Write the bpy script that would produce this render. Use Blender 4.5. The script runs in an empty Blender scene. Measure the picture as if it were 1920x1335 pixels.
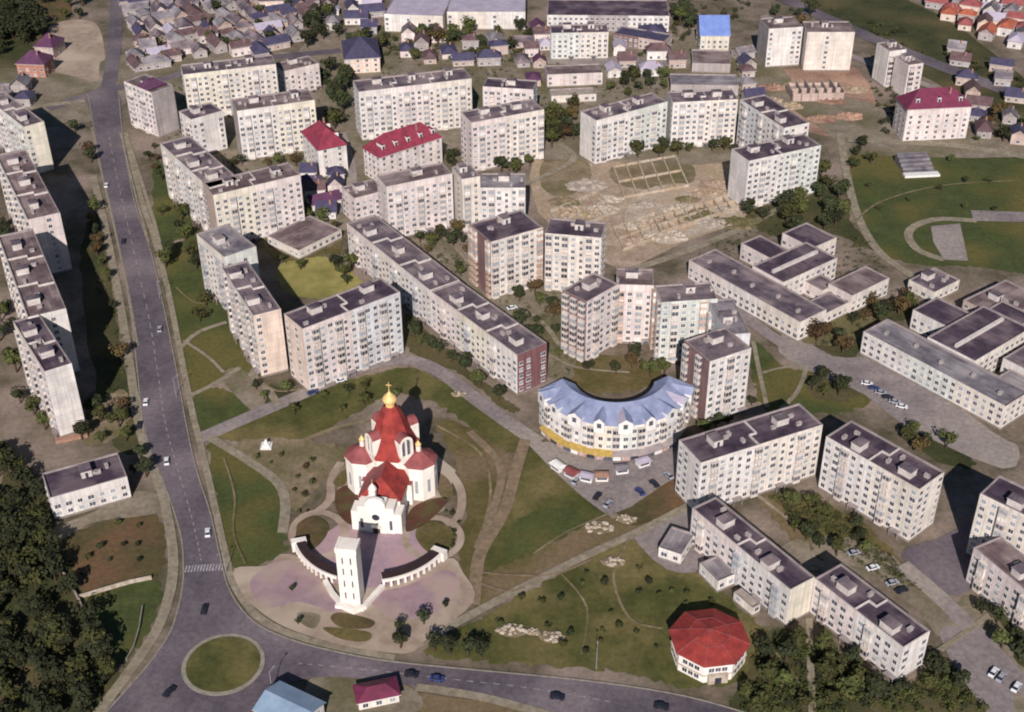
import bpy, bmesh, math, random
from mathutils import Vector, Matrix
from mathutils.geometry import tessellate_polygon
random.seed(7)
R = math.radians
S = bpy.context.scene
COL = S.collection

# ------------------------------------------------------------ camera
H = 300.0
PITCH, F, ROLL = R(34), 2496.0, R(-0.45)
cd = bpy.data.cameras.new("camera")
cam = bpy.data.objects.new("camera", cd); COL.objects.link(cam)
cd.sensor_width = 36; cd.lens = F / 1920 * 36; cd.clip_start = 1; cd.clip_end = 9000
_fw = Vector((0, math.cos(PITCH), -math.sin(PITCH)))
_rt = Vector((1, 0, 0)); _up = _rt.cross(_fw)
RT = _rt * math.cos(ROLL) + _up * math.sin(ROLL)
UP = -_rt * math.sin(ROLL) + _up * math.cos(ROLL)
cam.matrix_world = Matrix(((RT.x, UP.x, -_fw.x, 0), (RT.y, UP.y, -_fw.y, 0), (RT.z, UP.z, -_fw.z, H), (0, 0, 0, 1)))
S.camera = cam

# ------------------------------------------------------------ light
SUN_EL, SUN_AZ = 33.5, 4.0          # shadows run away from the camera, a touch to the right
w = bpy.data.worlds.new("World"); S.world = w; w.use_nodes = True
nt = w.node_tree
bg = nt.nodes["Background"]
sky = nt.nodes.new("ShaderNodeTexSky"); sky.sky_type = 'NISHITA'; sky.sun_disc = False
sky.sun_elevation = R(SUN_EL); sky.sun_rotation = R(180 + SUN_AZ); sky.ozone_density = 4.0; sky.dust_density = 0.3
nt.links.new(sky.outputs[0], bg.inputs[0]); bg.inputs[1].default_value = 0.05
sd = bpy.data.lights.new("sun", 'SUN'); sd.energy = 5.0; sd.angle = R(0.5); sd.color = (1, 0.925, 0.88)
sun = bpy.data.objects.new("sun", sd); COL.objects.link(sun)
dv = Vector((math.sin(R(SUN_AZ)) * math.cos(R(SUN_EL)), math.cos(R(SUN_AZ)) * math.cos(R(SUN_EL)), -math.sin(R(SUN_EL))))
sun.rotation_euler = dv.to_track_quat('-Z', 'Y').to_euler()
S.view_settings.view_transform = 'Standard'; S.view_settings.look = 'None'
S.view_settings.gamma = 1; S.view_settings.exposure = 0.16
S.cycles.pixel_filter_type = 'BLACKMAN_HARRIS'; S.cycles.filter_width = 2.0
S.cycles.max_bounces = 5; S.cycles.diffuse_bounces = 2

# ------------------------------------------------------------ helpers
def g(x, y, z=0.0):
    """where the ray through photograph point (x, y) meets the horizontal plane at height z"""
    d = _fw * F + RT * (x - 960) - UP * (y - 667.5)
    t = (z - H) / d.z
    return Vector((d.x * t, d.y * t, z))

def lin(c):
    return tuple(((v / 255) / 12.92 if v / 255 <= .04045 else ((v / 255 + .055) / 1.055) ** 2.4) for v in c)

def mat(name, c1, c2=None, scale=0.15, k=1.0, rough=0.9, detail=6, c3=None, scale3=0.02, kind='noise', metal=0.0, rand=0.0, bump=0.0, mn=0.35, mx=0.65):
    m = bpy.data.materials.new(name); m.use_nodes = True
    n = m.node_tree; N = n.nodes; L = n.links; b = N["Principled BSDF"]
    b.inputs["Roughness"].default_value = rough; b.inputs["Metallic"].default_value = metal
    b.inputs["Specular IOR Level"].default_value = 0.25
    a = tuple(v * k for v in lin(c1)) + (1,)
    c = tuple(v * k for v in lin(c2 or [max(0, v * .86) for v in c1])) + (1,)
    geo = N.new("ShaderNodeNewGeometry")
    tx = N.new("ShaderNodeTexNoise"); tx.inputs["Scale"].default_value = scale; tx.inputs["Detail"].default_value = detail
    tx.inputs["Roughness"].default_value = .65
    L.new(geo.outputs["Position"], tx.inputs["Vector"])
    mr = N.new("ShaderNodeMapRange"); mr.inputs["From Min"].default_value = mn; mr.inputs["From Max"].default_value = mx
    L.new(tx.outputs["Fac"], mr.inputs["Value"])
    mx_ = N.new("ShaderNodeMix"); mx_.data_type = 'RGBA'; mx_.inputs[6].default_value = a; mx_.inputs[7].default_value = c
    L.new(mr.outputs[0], mx_.inputs[0]); out = mx_.outputs[2]
    if c3:
        t3 = N.new("ShaderNodeTexNoise"); t3.inputs["Scale"].default_value = scale3; t3.inputs["Detail"].default_value = 4
        L.new(geo.outputs["Position"], t3.inputs["Vector"])
        m3 = N.new("ShaderNodeMapRange"); m3.inputs["From Min"].default_value = .45; m3.inputs["From Max"].default_value = .62
        L.new(t3.outputs["Fac"], m3.inputs["Value"])
        x3 = N.new("ShaderNodeMix"); x3.data_type = 'RGBA'; x3.inputs[7].default_value = tuple(v * k for v in lin(c3)) + (1,)
        L.new(m3.outputs[0], x3.inputs[0]); L.new(out, x3.inputs[6]); out = x3.outputs[2]
    if bump or kind == 'grain':      # blade, gravel and litter scale mottling
        tg = N.new("ShaderNodeTexNoise"); tg.inputs["Scale"].default_value = .55; tg.inputs["Detail"].default_value = 8; tg.inputs["Roughness"].default_value = .75
        L.new(geo.outputs["Position"], tg.inputs["Vector"])
        mg = N.new("ShaderNodeMapRange"); mg.inputs["From Min"].default_value = .3; mg.inputs["From Max"].default_value = .7
        mg.inputs["To Min"].default_value = .66; mg.inputs["To Max"].default_value = 1.3; L.new(tg.outputs["Fac"], mg.inputs["Value"])
        vg = N.new("ShaderNodeVectorMath"); vg.operation = 'SCALE'; L.new(out, vg.inputs[0]); L.new(mg.outputs[0], vg.inputs["Scale"]); out = vg.outputs[0]
    if kind == 'panel':      # precast panels: seams every storey and bay, faint differences panel to panel
        uv = N.new("ShaderNodeUVMap"); br = N.new("ShaderNodeTexBrick"); br.offset = 0.0
        br.inputs["Scale"].default_value = 1; br.inputs["Brick Width"].default_value = 3.3; br.inputs["Row Height"].default_value = 3.0
        br.inputs["Mortar Size"].default_value = .09; br.inputs["Mortar Smooth"].default_value = .4; br.inputs["Bias"].default_value = 0
        br.inputs["Color1"].default_value = (1, 1, 1, 1); br.inputs["Color2"].default_value = (.88, .88, .89, 1); br.inputs["Mortar"].default_value = (.72, .70, .69, 1)
        L.new(uv.outputs[0], br.inputs["Vector"])
        mm = N.new("ShaderNodeMix"); mm.data_type = 'RGBA'; mm.blend_type = 'MULTIPLY'; mm.inputs[0].default_value = 1
        L.new(out, mm.inputs[6]); L.new(br.outputs[0], mm.inputs[7]); out = mm.outputs[2]
        # streaks of run-off dirt, stretched vertically
        mp = N.new("ShaderNodeMapping"); mp.inputs["Scale"].default_value = (.9, .9, .05); L.new(geo.outputs["Position"], mp.inputs[0])
        ts = N.new("ShaderNodeTexNoise"); ts.inputs["Scale"].default_value = 1; ts.inputs["Detail"].default_value = 5; L.new(mp.outputs[0], ts.inputs["Vector"])
        ms = N.new("ShaderNodeMapRange"); ms.inputs["From Min"].default_value = .3; ms.inputs["From Max"].default_value = .7
        ms.inputs["To Min"].default_value = .78; ms.inputs["To Max"].default_value = 1.08; L.new(ts.outputs["Fac"], ms.inputs["Value"])
        m2 = N.new("ShaderNodeVectorMath"); m2.operation = 'SCALE'; L.new(out, m2.inputs[0]); L.new(ms.outputs[0], m2.inputs["Scale"]); out = m2.outputs[0]
    if kind == 'felt':
        tc = N.new("ShaderNodeTexCoord"); br = N.new("ShaderNodeTexBrick"); br.offset = .37
        br.inputs["Scale"].default_value = 1; br.inputs["Brick Width"].default_value = 7.5; br.inputs["Row Height"].default_value = 1.3
        br.inputs["Mortar Size"].default_value = .05; br.inputs["Color1"].default_value = (1.12, 1.12, 1.1, 1); br.inputs["Color2"].default_value = (.76, .75, .77, 1); br.inputs["Mortar"].default_value = (.6, .6, .6, 1)
        L.new(tc.outputs["Object"], br.inputs["Vector"])
        mm = N.new("ShaderNodeMix"); mm.data_type = 'RGBA'; mm.blend_type = 'MULTIPLY'; mm.inputs[0].default_value = 1
        L.new(out, mm.inputs[6]); L.new(br.outputs[0], mm.inputs[7]); out = mm.outputs[2]
    if kind == 'seam':       # standing seams / tile courses down a roof
        uv = N.new("ShaderNodeTexWave"); uv.inputs["Scale"].default_value = .9; uv.inputs["Distortion"].default_value = 0
        L.new(geo.outputs["Position"], uv.inputs["Vector"])
        ms = N.new("ShaderNodeMapRange"); ms.inputs["To Min"].default_value = .86; ms.inputs["To Max"].default_value = 1.06; L.new(uv.outputs["Fac"], ms.inputs["Value"])
        m2 = N.new("ShaderNodeVectorMath"); m2.operation = 'SCALE'; L.new(out, m2.inputs[0]); L.new(ms.outputs[0], m2.inputs["Scale"]); out = m2.outputs[0]
    if rand:
        oi = N.new("ShaderNodeObjectInfo"); hs = N.new("ShaderNodeHueSaturation")
        r1 = N.new("ShaderNodeMapRange"); r1.inputs["To Min"].default_value = 1 - rand; r1.inputs["To Max"].default_value = 1 + rand
        L.new(oi.outputs["Random"], r1.inputs["Value"]); L.new(r1.outputs[0], hs.inputs["Value"])
        r2 = N.new("ShaderNodeMapRange"); r2.inputs["To Min"].default_value = .5 - rand * .08; r2.inputs["To Max"].default_value = .5 + rand * .03
        L.new(oi.outputs["Random"], r2.inputs["Value"]); L.new(r2.outputs[0], hs.inputs["Hue"])
        L.new(out, hs.inputs["Color"]); out = hs.outputs[0]
    L.new(out, b.inputs["Base Color"])
    if bump:
        bp = N.new("ShaderNodeBump"); bp.inputs["Strength"].default_value = bump; bp.inputs["Distance"].default_value = .5
        L.new(tx.outputs["Fac"], bp.inputs["Height"]); L.new(bp.outputs[0], b.inputs["Normal"])
    return m

GK, WK = .88, 1.0
M = {}
# ground
M['ground'] = mat('ground_mix', (122, 108, 94), (80, 76, 56), .09, GK, c3=(144, 128, 116), scale3=.03, bump=.3)
M['grass'] = mat('grass', (92, 90, 48), (66, 70, 34), .09, GK, c3=(118, 106, 68), scale3=.035, bump=.4)
M['grass_green'] = mat('grass_green', (78, 86, 46), (62, 70, 36), .12, GK, c3=(98, 92, 50), scale3=.03, bump=.4)
M['grass_dark'] = mat('grass_dark', (72, 74, 44), (50, 54, 30), .12, GK, c3=(92, 84, 56), scale3=.03, bump=.4)
M['grass_olive'] = mat('grass_olive', (108, 96, 60), (84, 78, 44), .08, GK, c3=(122, 104, 80), scale3=.025, bump=.4)
M['grass_brown'] = mat('grass_brown', (94, 84, 54), (74, 68, 42), .12, GK, c3=(108, 84, 60), scale3=.04, bump=.4)
M['grass_yellow'] = mat('grass_yellow', (160, 150, 92), (130, 124, 70), .15, GK, c3=(120, 116, 62), scale3=.05)
M['dirt'] = mat('dirt', (146, 130, 108), (112, 100, 74), .14, GK, c3=(104, 98, 66), scale3=.04, bump=.5)
M['dirt_red'] = mat('dirt_red', (156, 128, 110), (132, 100, 86), .1, GK, c3=(176, 142, 122), scale3=.03, bump=.5)
M['sand'] = mat('sand', (184, 164, 144), (146, 124, 106), .12, GK, c3=(164, 146, 120), scale3=.03, bump=.6)
M['sand_pale'] = mat('sand_pale', (196, 182, 164), (158, 142, 124), .12, GK, c3=(176, 156, 134), scale3=.06, bump=.6)
M['pit'] = mat('pit_earth', (128, 104, 92), (100, 82, 72), .12, GK, bump=.4)
M['yard'] = mat('yard', (146, 134, 118), (118, 108, 92), .1, GK, c3=(104, 98, 72), scale3=.03, bump=.3)
M['asphalt'] = mat('asphalt', (106, 96, 103), (84, 76, 84), .12, GK, c3=(122, 112, 116), scale3=.03, bump=.05)
M['asphalt_lot'] = mat('asphalt_lot', (146, 136, 134), (124, 114, 114), .1, GK, c3=(154, 144, 136), scale3=.02, bump=.05)
M['kerb'] = mat('kerb', (158, 150, 138), (126, 120, 108), .6, GK)
M['path'] = mat('path', (154, 144, 126), (128, 118, 100), .2, GK, bump=.1)
M['path_brown'] = mat('path_brown', (142, 122, 100), (120, 104, 84), .2, GK, bump=.1)
M['paint'] = mat('road_paint', (190, 186, 186), (130, 122, 130), 1.2, GK)
M['plaza'] = mat('plaza_paving', (172, 146, 154), (156, 132, 140), .5, GK, c3=(176, 148, 150), scale3=.06)
M['plaza2'] = mat('plaza_paving_beige', (168, 150, 134), (146, 128, 112), .3, GK, c3=(182, 166, 148), scale3=.05)
M['plaza3'] = mat('plaza_paving_pink', (164, 138, 144), (146, 122, 126), .25, GK, c3=(172, 150, 140), scale3=.06)
M['soil'] = mat('flowerbed_soil', (98, 62, 50), (72, 50, 38), .3, GK, c3=(88, 82, 50), scale3=.15)
# walls
for nm, c in dict(cream=(226, 216, 202), white=(228, 224, 220), pink=(226, 208, 206), teal=(208, 222, 214), yellow=(230, 222, 194),
                  blue=(206, 212, 222), peach=(228, 200, 180), brown=(136, 108, 106), brick=(134, 94, 96), greyw=(172, 162, 160), tan=(178, 150, 138), rust=(180, 128, 110)).items():
    f_ = dict(brown=0, brick=0, greyw=.1, rust=0, tan=.35, peach=.4, yellow=.5, teal=.5).get(nm, .45)
    c = tuple(v * (1 - f_) + t_ * f_ for v, t_ in zip(c, (230, 220, 212)))
    M[nm] = mat('wall_' + nm, c, [v * .88 for v in c], .12, WK, kind='panel')
M['church'] = mat('church_plaster', (238, 230, 220), (218, 210, 200), .2, .95)
M['plinth'] = mat('plinth', (150, 140, 132), (120, 110, 104), .5, .9)
M['parapet'] = mat('parapet_cap', (168, 156, 154), (136, 126, 126), .25, .9)
M['bitumen'] = mat('bitumen_roof', (106, 95, 102), (74, 64, 74), .22, 1, c3=(134, 120, 122), scale3=.09, rough=.8, kind='felt')
M['bitumen_dark'] = mat('bitumen_roof_dark', (80, 67, 80), (58, 48, 60), .22, 1, c3=(108, 94, 100), scale3=.09, rough=.8, kind='felt')
M['bitumen_brown'] = mat('bitumen_roof_brown', (114, 97, 97), (84, 70, 74), .22, 1, c3=(140, 124, 122), scale3=.09, kind='felt')
M['roof_grey'] = mat('roof_grey', (128, 122, 126), (96, 90, 98), .22, 1, c3=(148, 142, 144), scale3=.09, kind='felt')
M['hut'] = mat('roof_hut_wall', (222, 214, 208), (190, 180, 176), .4, .85)
M['vent'] = mat('vent_stack', (190, 180, 176), (150, 140, 138), .6, .85)
M['pane'] = mat('pane_dark', (66, 66, 76), (44, 44, 54), .9, 1, rough=.25)
M['pane2'] = mat('pane_mid', (96, 98, 108), (70, 72, 82), .9, 1, rough=.25)
M['pane3'] = mat('pane_pale', (160, 166, 172), (130, 134, 140), .9, 1, rough=.3)
M['frame'] = mat('window_frame', (232, 230, 226), (214, 210, 206), .9, .9)
M['balc'] = mat('balcony_front', (222, 212, 204), (196, 186, 178), .35, .85, rand=.1)
M['balc2'] = mat('balcony_front_grey', (196, 194, 196), (172, 168, 172), .35, .85, rand=.1)
M['balc3'] = mat('balcony_front_tan', (206, 182, 164), (180, 156, 140), .35, .85, rand=.1)
M['red'] = mat('red_roof', (158, 62, 56), (118, 46, 44), .3, 1, kind='seam', rough=.85)
M['red2'] = mat('crimson_roof', (146, 58, 78), (112, 46, 60), .35, 1, kind='seam', rough=.85)
M['red_old'] = mat('red_roof_worn', (150, 86, 84), (124, 66, 68), .3, 1, kind='seam', rough=.7)
M['magenta'] = mat('magenta_roof', (118, 50, 76), (96, 42, 62), .3, 1, kind='seam', rough=.6)
M['plum'] = mat('plum_roof', (96, 60, 88), (78, 50, 72), .3, 1, kind='seam')
M['blue_roof'] = mat('blue_roof', (150, 157, 184), (120, 128, 158), .25, 1, kind='seam', rough=.8)
M['blue_roof2'] = mat('bright_blue_roof', (120, 142, 200), (104, 124, 182), .25, 1, kind='seam', rough=.5)
M['teal_roof'] = mat('teal_roof', (140, 160, 180), (122, 142, 164), .2, 1, kind='seam', rough=.45)
M['slate'] = mat('slate_roof', (76, 72, 96), (60, 56, 78), .3, 1, kind='seam')
M['roof_brown'] = mat('brown_roof', (106, 86, 88), (82, 62, 64), .3, 1, kind='seam')
M['roof_pale'] = mat('pale_sheet_roof', (178, 170, 184), (156, 148, 164), .15, 1, kind='seam')
M['roof_orange'] = mat('orange_roof', (176, 100, 76), (146, 80, 64), .3, 1, kind='seam')
M['gold'] = mat('gold_leaf', (236, 200, 140), (216, 176, 112), 1, 1, rough=.45, metal=.1)
M['awning'] = mat('yellow_awning', (184, 156, 88), (154, 128, 66), .8, 1)
M['shop'] = mat('shop_front', (150, 96, 86), (186, 170, 164), .5, 1)
M['concrete'] = mat('concrete', (172, 160, 148), (140, 130, 120), .4, .95)
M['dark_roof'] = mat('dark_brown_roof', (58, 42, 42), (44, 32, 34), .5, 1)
M['rubble'] = mat('rubble', (190, 178, 164), (150, 136, 118), .6, .95)
M['bricks'] = mat('brick_stack', (166, 130, 112), (138, 106, 92), .8, .95)
M['bark'] = mat('bark', (84, 68, 54), (60, 48, 38), 2, 1)
M['leaf'] = mat('leaf_green', (86, 88, 48), (52, 60, 30), .5, .95, rand=.38)
M['leaf_dark'] = mat('leaf_dark', (60, 66, 40), (38, 44, 28), .5, .95, rand=.35)
M['leaf_brown'] = mat('leaf_autumn', (92, 76, 46), (66, 54, 34), .5, .95, rand=.25)
M['tyre'] = mat('tyre', (30, 30, 32)); M['carglass'] = mat('car_glass', (36, 40, 50), rough=.15)
for nm, c in dict(cwhite=(226, 226, 228), csilver=(160, 162, 170), cdark=(44, 44, 54), cred=(140, 40, 44), cblue=(56, 70, 120)).items():
    M[nm] = mat('paint_' + nm[1:], c, c, 1, .9, rough=.3)
M['steel'] = mat('steel', (150, 150, 152), rough=.5)

def tag(o, label=None, cat=None, group=None, kind=None):
    if label: o['label'] = label
    if cat: o['category'] = cat
    if group: o['group'] = group
    if kind: o['kind'] = kind
    return o

def empty(name, loc, rz=0):
    o = bpy.data.objects.new(name, None); COL.objects.link(o); o.location = loc; o.rotation_euler = (0, 0, rz); o.empty_display_size = .5
    return o

RANK = []
ORD = ['first', 'second', 'third', 'fourth', 'fifth', 'sixth', 'seventh', 'eighth', 'ninth', 'tenth', 'eleventh', 'twelfth', 'thirteenth', 'fourteenth', 'fifteenth', 'sixteenth', 'seventeenth', 'eighteenth', 'nineteenth', 'twentieth']
def ranked(o, look, place):      # look-alikes of one place are told apart by their look, then by their order from the left
    p = o.location - Vector((0, 0, H)); RANK.append((look, place, p.dot(RT) / p.dot(_fw), o))
def finish_ranks():
    D = {}
    for lk, pl_, x, o in RANK: D.setdefault((lk, pl_), []).append((x, o))
    for (lk, pl_), v in D.items():
        v.sort(key=lambda t: t[0]); n = len(v)
        for i, (x, o) in enumerate(v):
            if n == 1: t = 'only ' + lk
            elif i == 0: t = 'leftmost ' + lk
            elif i == n - 1: t = 'rightmost ' + lk
            elif i < n / 2: t = lk + ', ' + (ORD[i] if i < 20 else '%dth' % (i + 1)) + ' from left,'
            else: t = lk + ', ' + (ORD[n - 1 - i] if n - 1 - i < 20 else '%dth' % (n - i)) + ' from right,'
            o['label'] = (t + ' ' + pl_).strip()

class MB:
    """collects faces, one material slot per face, and links them as ONE mesh object"""
    def __init__(s): s.v = []; s.f = []; s.m = []; s.uv = []; s.mats = []
    def mi(s, m):
        m = M[m] if isinstance(m, str) else m
        if m not in s.mats: s.mats.append(m)
        return s.mats.index(m)
    def face(s, pts, m, uv=None):
        i = len(s.v); s.v += [tuple(p) for p in pts]; s.f.append(tuple(range(i, i + len(pts)))); s.m.append(s.mi(m))
        s.uv.append(uv or [(0, 0)] * len(pts)); return s
    def box(s, x0, x1, y0, y1, z0, z1, m, top=None, bottom=True, sides=True):
        a = [(x0, y0), (x1, y0), (x1, y1), (x0, y1)]
        return s.prism(a, z0, z1, m, top, bottom)
    def prism(s, pts, z0, z1, m, top=None, bottom=False, tops=None, cap=True):
        n = len(pts); t = tops or pts; u = 0
        for i in range(n):
            j = (i + 1) % n; l = math.dist(pts[i][:2], pts[j][:2])
            s.face([(*pts[i][:2], z0), (*pts[j][:2], z0), (*t[j][:2], z1), (*t[i][:2], z1)], m, [(u, z0), (u + l, z0), (u + l, z1), (u, z1)]); u += l
        if cap: s.face([(*p[:2], z1) for p in t], top or m)
        if bottom: s.face([(*p[:2], z0) for p in reversed(pts)], m)
        return s
    def cone(s, pts, z0, apex, m):
        n = len(pts)
        for i in range(n): s.face([(*pts[i][:2], z0), (*pts[(i + 1) % n][:2], z0), apex], m)
        return s
    def tube(s, p, q, r0, r1, m, n=6):
        p = Vector(p); q = Vector(q); d = (q - p).normalized(); a = d.orthogonal().normalized(); b = d.cross(a)
        c0 = [p + (a * math.cos(t) + b * math.sin(t)) * r0 for t in [2 * math.pi * i / n for i in range(n)]]
        c1 = [q + (a * math.cos(t) + b * math.sin(t)) * r1 for t in [2 * math.pi * i / n for i in range(n)]]
        for i in range(n): j = (i + 1) % n; s.face([c0[i], c0[j], c1[j], c1[i]], m)
        s.face(c1, m); return s
    def lathe(s, prof, m, cx=0, cy=0, n=12):
        for (r0, z0), (r1, z1) in zip(prof, prof[1:]):
            for i in range(n):
                a, b = 2 * math.pi * i / n, 2 * math.pi * (i + 1) / n
                P = [(cx + r0 * math.cos(a), cy + r0 * math.sin(a), z0), (cx + r0 * math.cos(b), cy + r0 * math.sin(b), z0),
                     (cx + r1 * math.cos(b), cy + r1 * math.sin(b), z1), (cx + r1 * math.cos(a), cy + r1 * math.sin(a), z1)]
                if r1 < 1e-4: P = P[:3]
                elif r0 < 1e-4: P = [P[0], P[2], P[3]]
                s.face(P, m)
        return s
    def mesh(s, name):
        me = bpy.data.meshes.new(name); me.from_pydata(s.v, [], s.f)
        for m in s.mats: me.materials.append(m)
        me.polygons.foreach_set('material_index', s.m)
        ul = me.uv_layers.new(name='UVMap'); flat = []
        for u in s.uv:
            for c in u: flat += [c[0], c[1]]
        ul.data.foreach_set('uv', flat); me.update(); return me
    def build(s, name, parent=None, loc=(0, 0, 0), rz=0):
        return inst(s.mesh(name), name, parent, loc, rz)

def inst(me, name, parent=None, loc=(0, 0, 0), rz=0, sc=None):
    o = bpy.data.objects.new(name, me); COL.objects.link(o)
    if parent: o.parent = parent
    o.location = loc; o.rotation_euler = (0, 0, rz)
    if sc: o.scale = sc
    return o

def ngon(n, r, cx=0, cy=0, ph=0):
    return [(cx + r * math.cos(2 * math.pi * i / n + ph), cy + r * math.sin(2 * math.pi * i / n + ph)) for i in range(n)]

def smooth(pts, n=5, closed=False):
    P = [Vector(p) for p in pts]; out = []; m = len(P)
    for i in range(m if closed else m - 1):
        if closed: a, b, c, d = P[(i - 1) % m], P[i], P[(i + 1) % m], P[(i + 2) % m]
        else: a, b, c, d = P[max(i - 1, 0)], P[i], P[i + 1], P[min(i + 2, m - 1)]
        for k in range(n):
            t = k / n
            out.append(.5 * ((2 * b) + (c - a) * t + (2 * a - 5 * b + 4 * c - d) * t * t + (3 * b - a - 3 * c + d) * t ** 3))
    if not closed: out.append(P[-1])
    return out

# ------------------------------------------------------------ the setting: ground sheets
NOGO = []   # polygons where no tree may stand
_layer = [0.0]
def inside(p, poly):
    x, y = p[0], p[1]; c = False; n = len(poly)
    for i in range(n):
        x1, y1 = poly[i][0], poly[i][1]; x2, y2 = poly[i - 1][0], poly[i - 1][1]
        if (y1 > y) != (y2 > y) and x < (x2 - x1) * (y - y1) / (y2 - y1) + x1: c = not c
    return c

def sheet(name, pts, m, z, sm=4, nogo=False, kerb=0.0):
    P = [g(*p) for p in pts]
    if sm: P = smooth(P, sm if nogo else sm * 3, True)
    if not nogo and name in ('lawn', 'dirt_yard', 'building_site_ground'):
        jr = random.Random(int(pts[0][0] * 7 + pts[0][1])); P = [p + Vector((jr.uniform(-1, 1), jr.uniform(-1, 1), 0)) for p in P]
    if nogo: NOGO.append([(p.x, p.y) for p in P])
    b = MB(); P3 = [Vector((p.x, p.y, z)) for p in P]
    for t in tessellate_polygon([P3]):
        q = [P3[i] for i in t]
        if (q[1] - q[0]).cross(q[2] - q[0]).z < 0: q.reverse()
        b.face(q, m)
    if kerb:
        n = len(P3)
        for i in range(n): j = (i + 1) % n; b.face([P3[i] - Vector((0, 0, kerb)), P3[j] - Vector((0, 0, kerb)), P3[j], P3[i]], 'kerb')
    return tag(b.build(name), kind='structure')

def strip_pts(P, wd):
    L, Rr = [], []
    for i, p in enumerate(P):
        d = (P[min(i + 1, len(P) - 1)] - P[max(i - 1, 0)]); d.z = 0; d.normalize(); nrm = Vector((-d.y, d.x, 0))
        L.append(p + nrm * wd / 2); Rr.append(p - nrm * wd / 2)
    return L, Rr

def ribbon(name, pts, wd, m, z, world=False, closed=False, nogo=True, sm=5, thick=0.0):
    P = [Vector(p) for p in pts] if world else [g(*p) for p in pts]
    if sm: P = smooth(P, sm, closed)
    if closed: P.append(P[0].copy())
    L, Rr = strip_pts(P, wd); b = MB(); off = Vector((0, 0, z))
    for i in range(len(P) - 1):
        b.face([Rr[i] + off, Rr[i + 1] + off, L[i + 1] + off, L[i] + off], m)
        if thick:
            dz = Vector((0, 0, -thick))
            b.face([Rr[i] + off + dz, Rr[i + 1] + off + dz, Rr[i + 1] + off, Rr[i] + off], 'kerb')
            b.face([L[i + 1] + off + dz, L[i] + off + dz, L[i] + off, L[i + 1] + off], 'kerb')
    if nogo:
        for i in range(len(P) - 1): NOGO.append([(q.x, q.y) for q in (Rr[i], Rr[i + 1], L[i + 1], L[i])])
    return tag(b.build(name), kind='structure')

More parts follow.
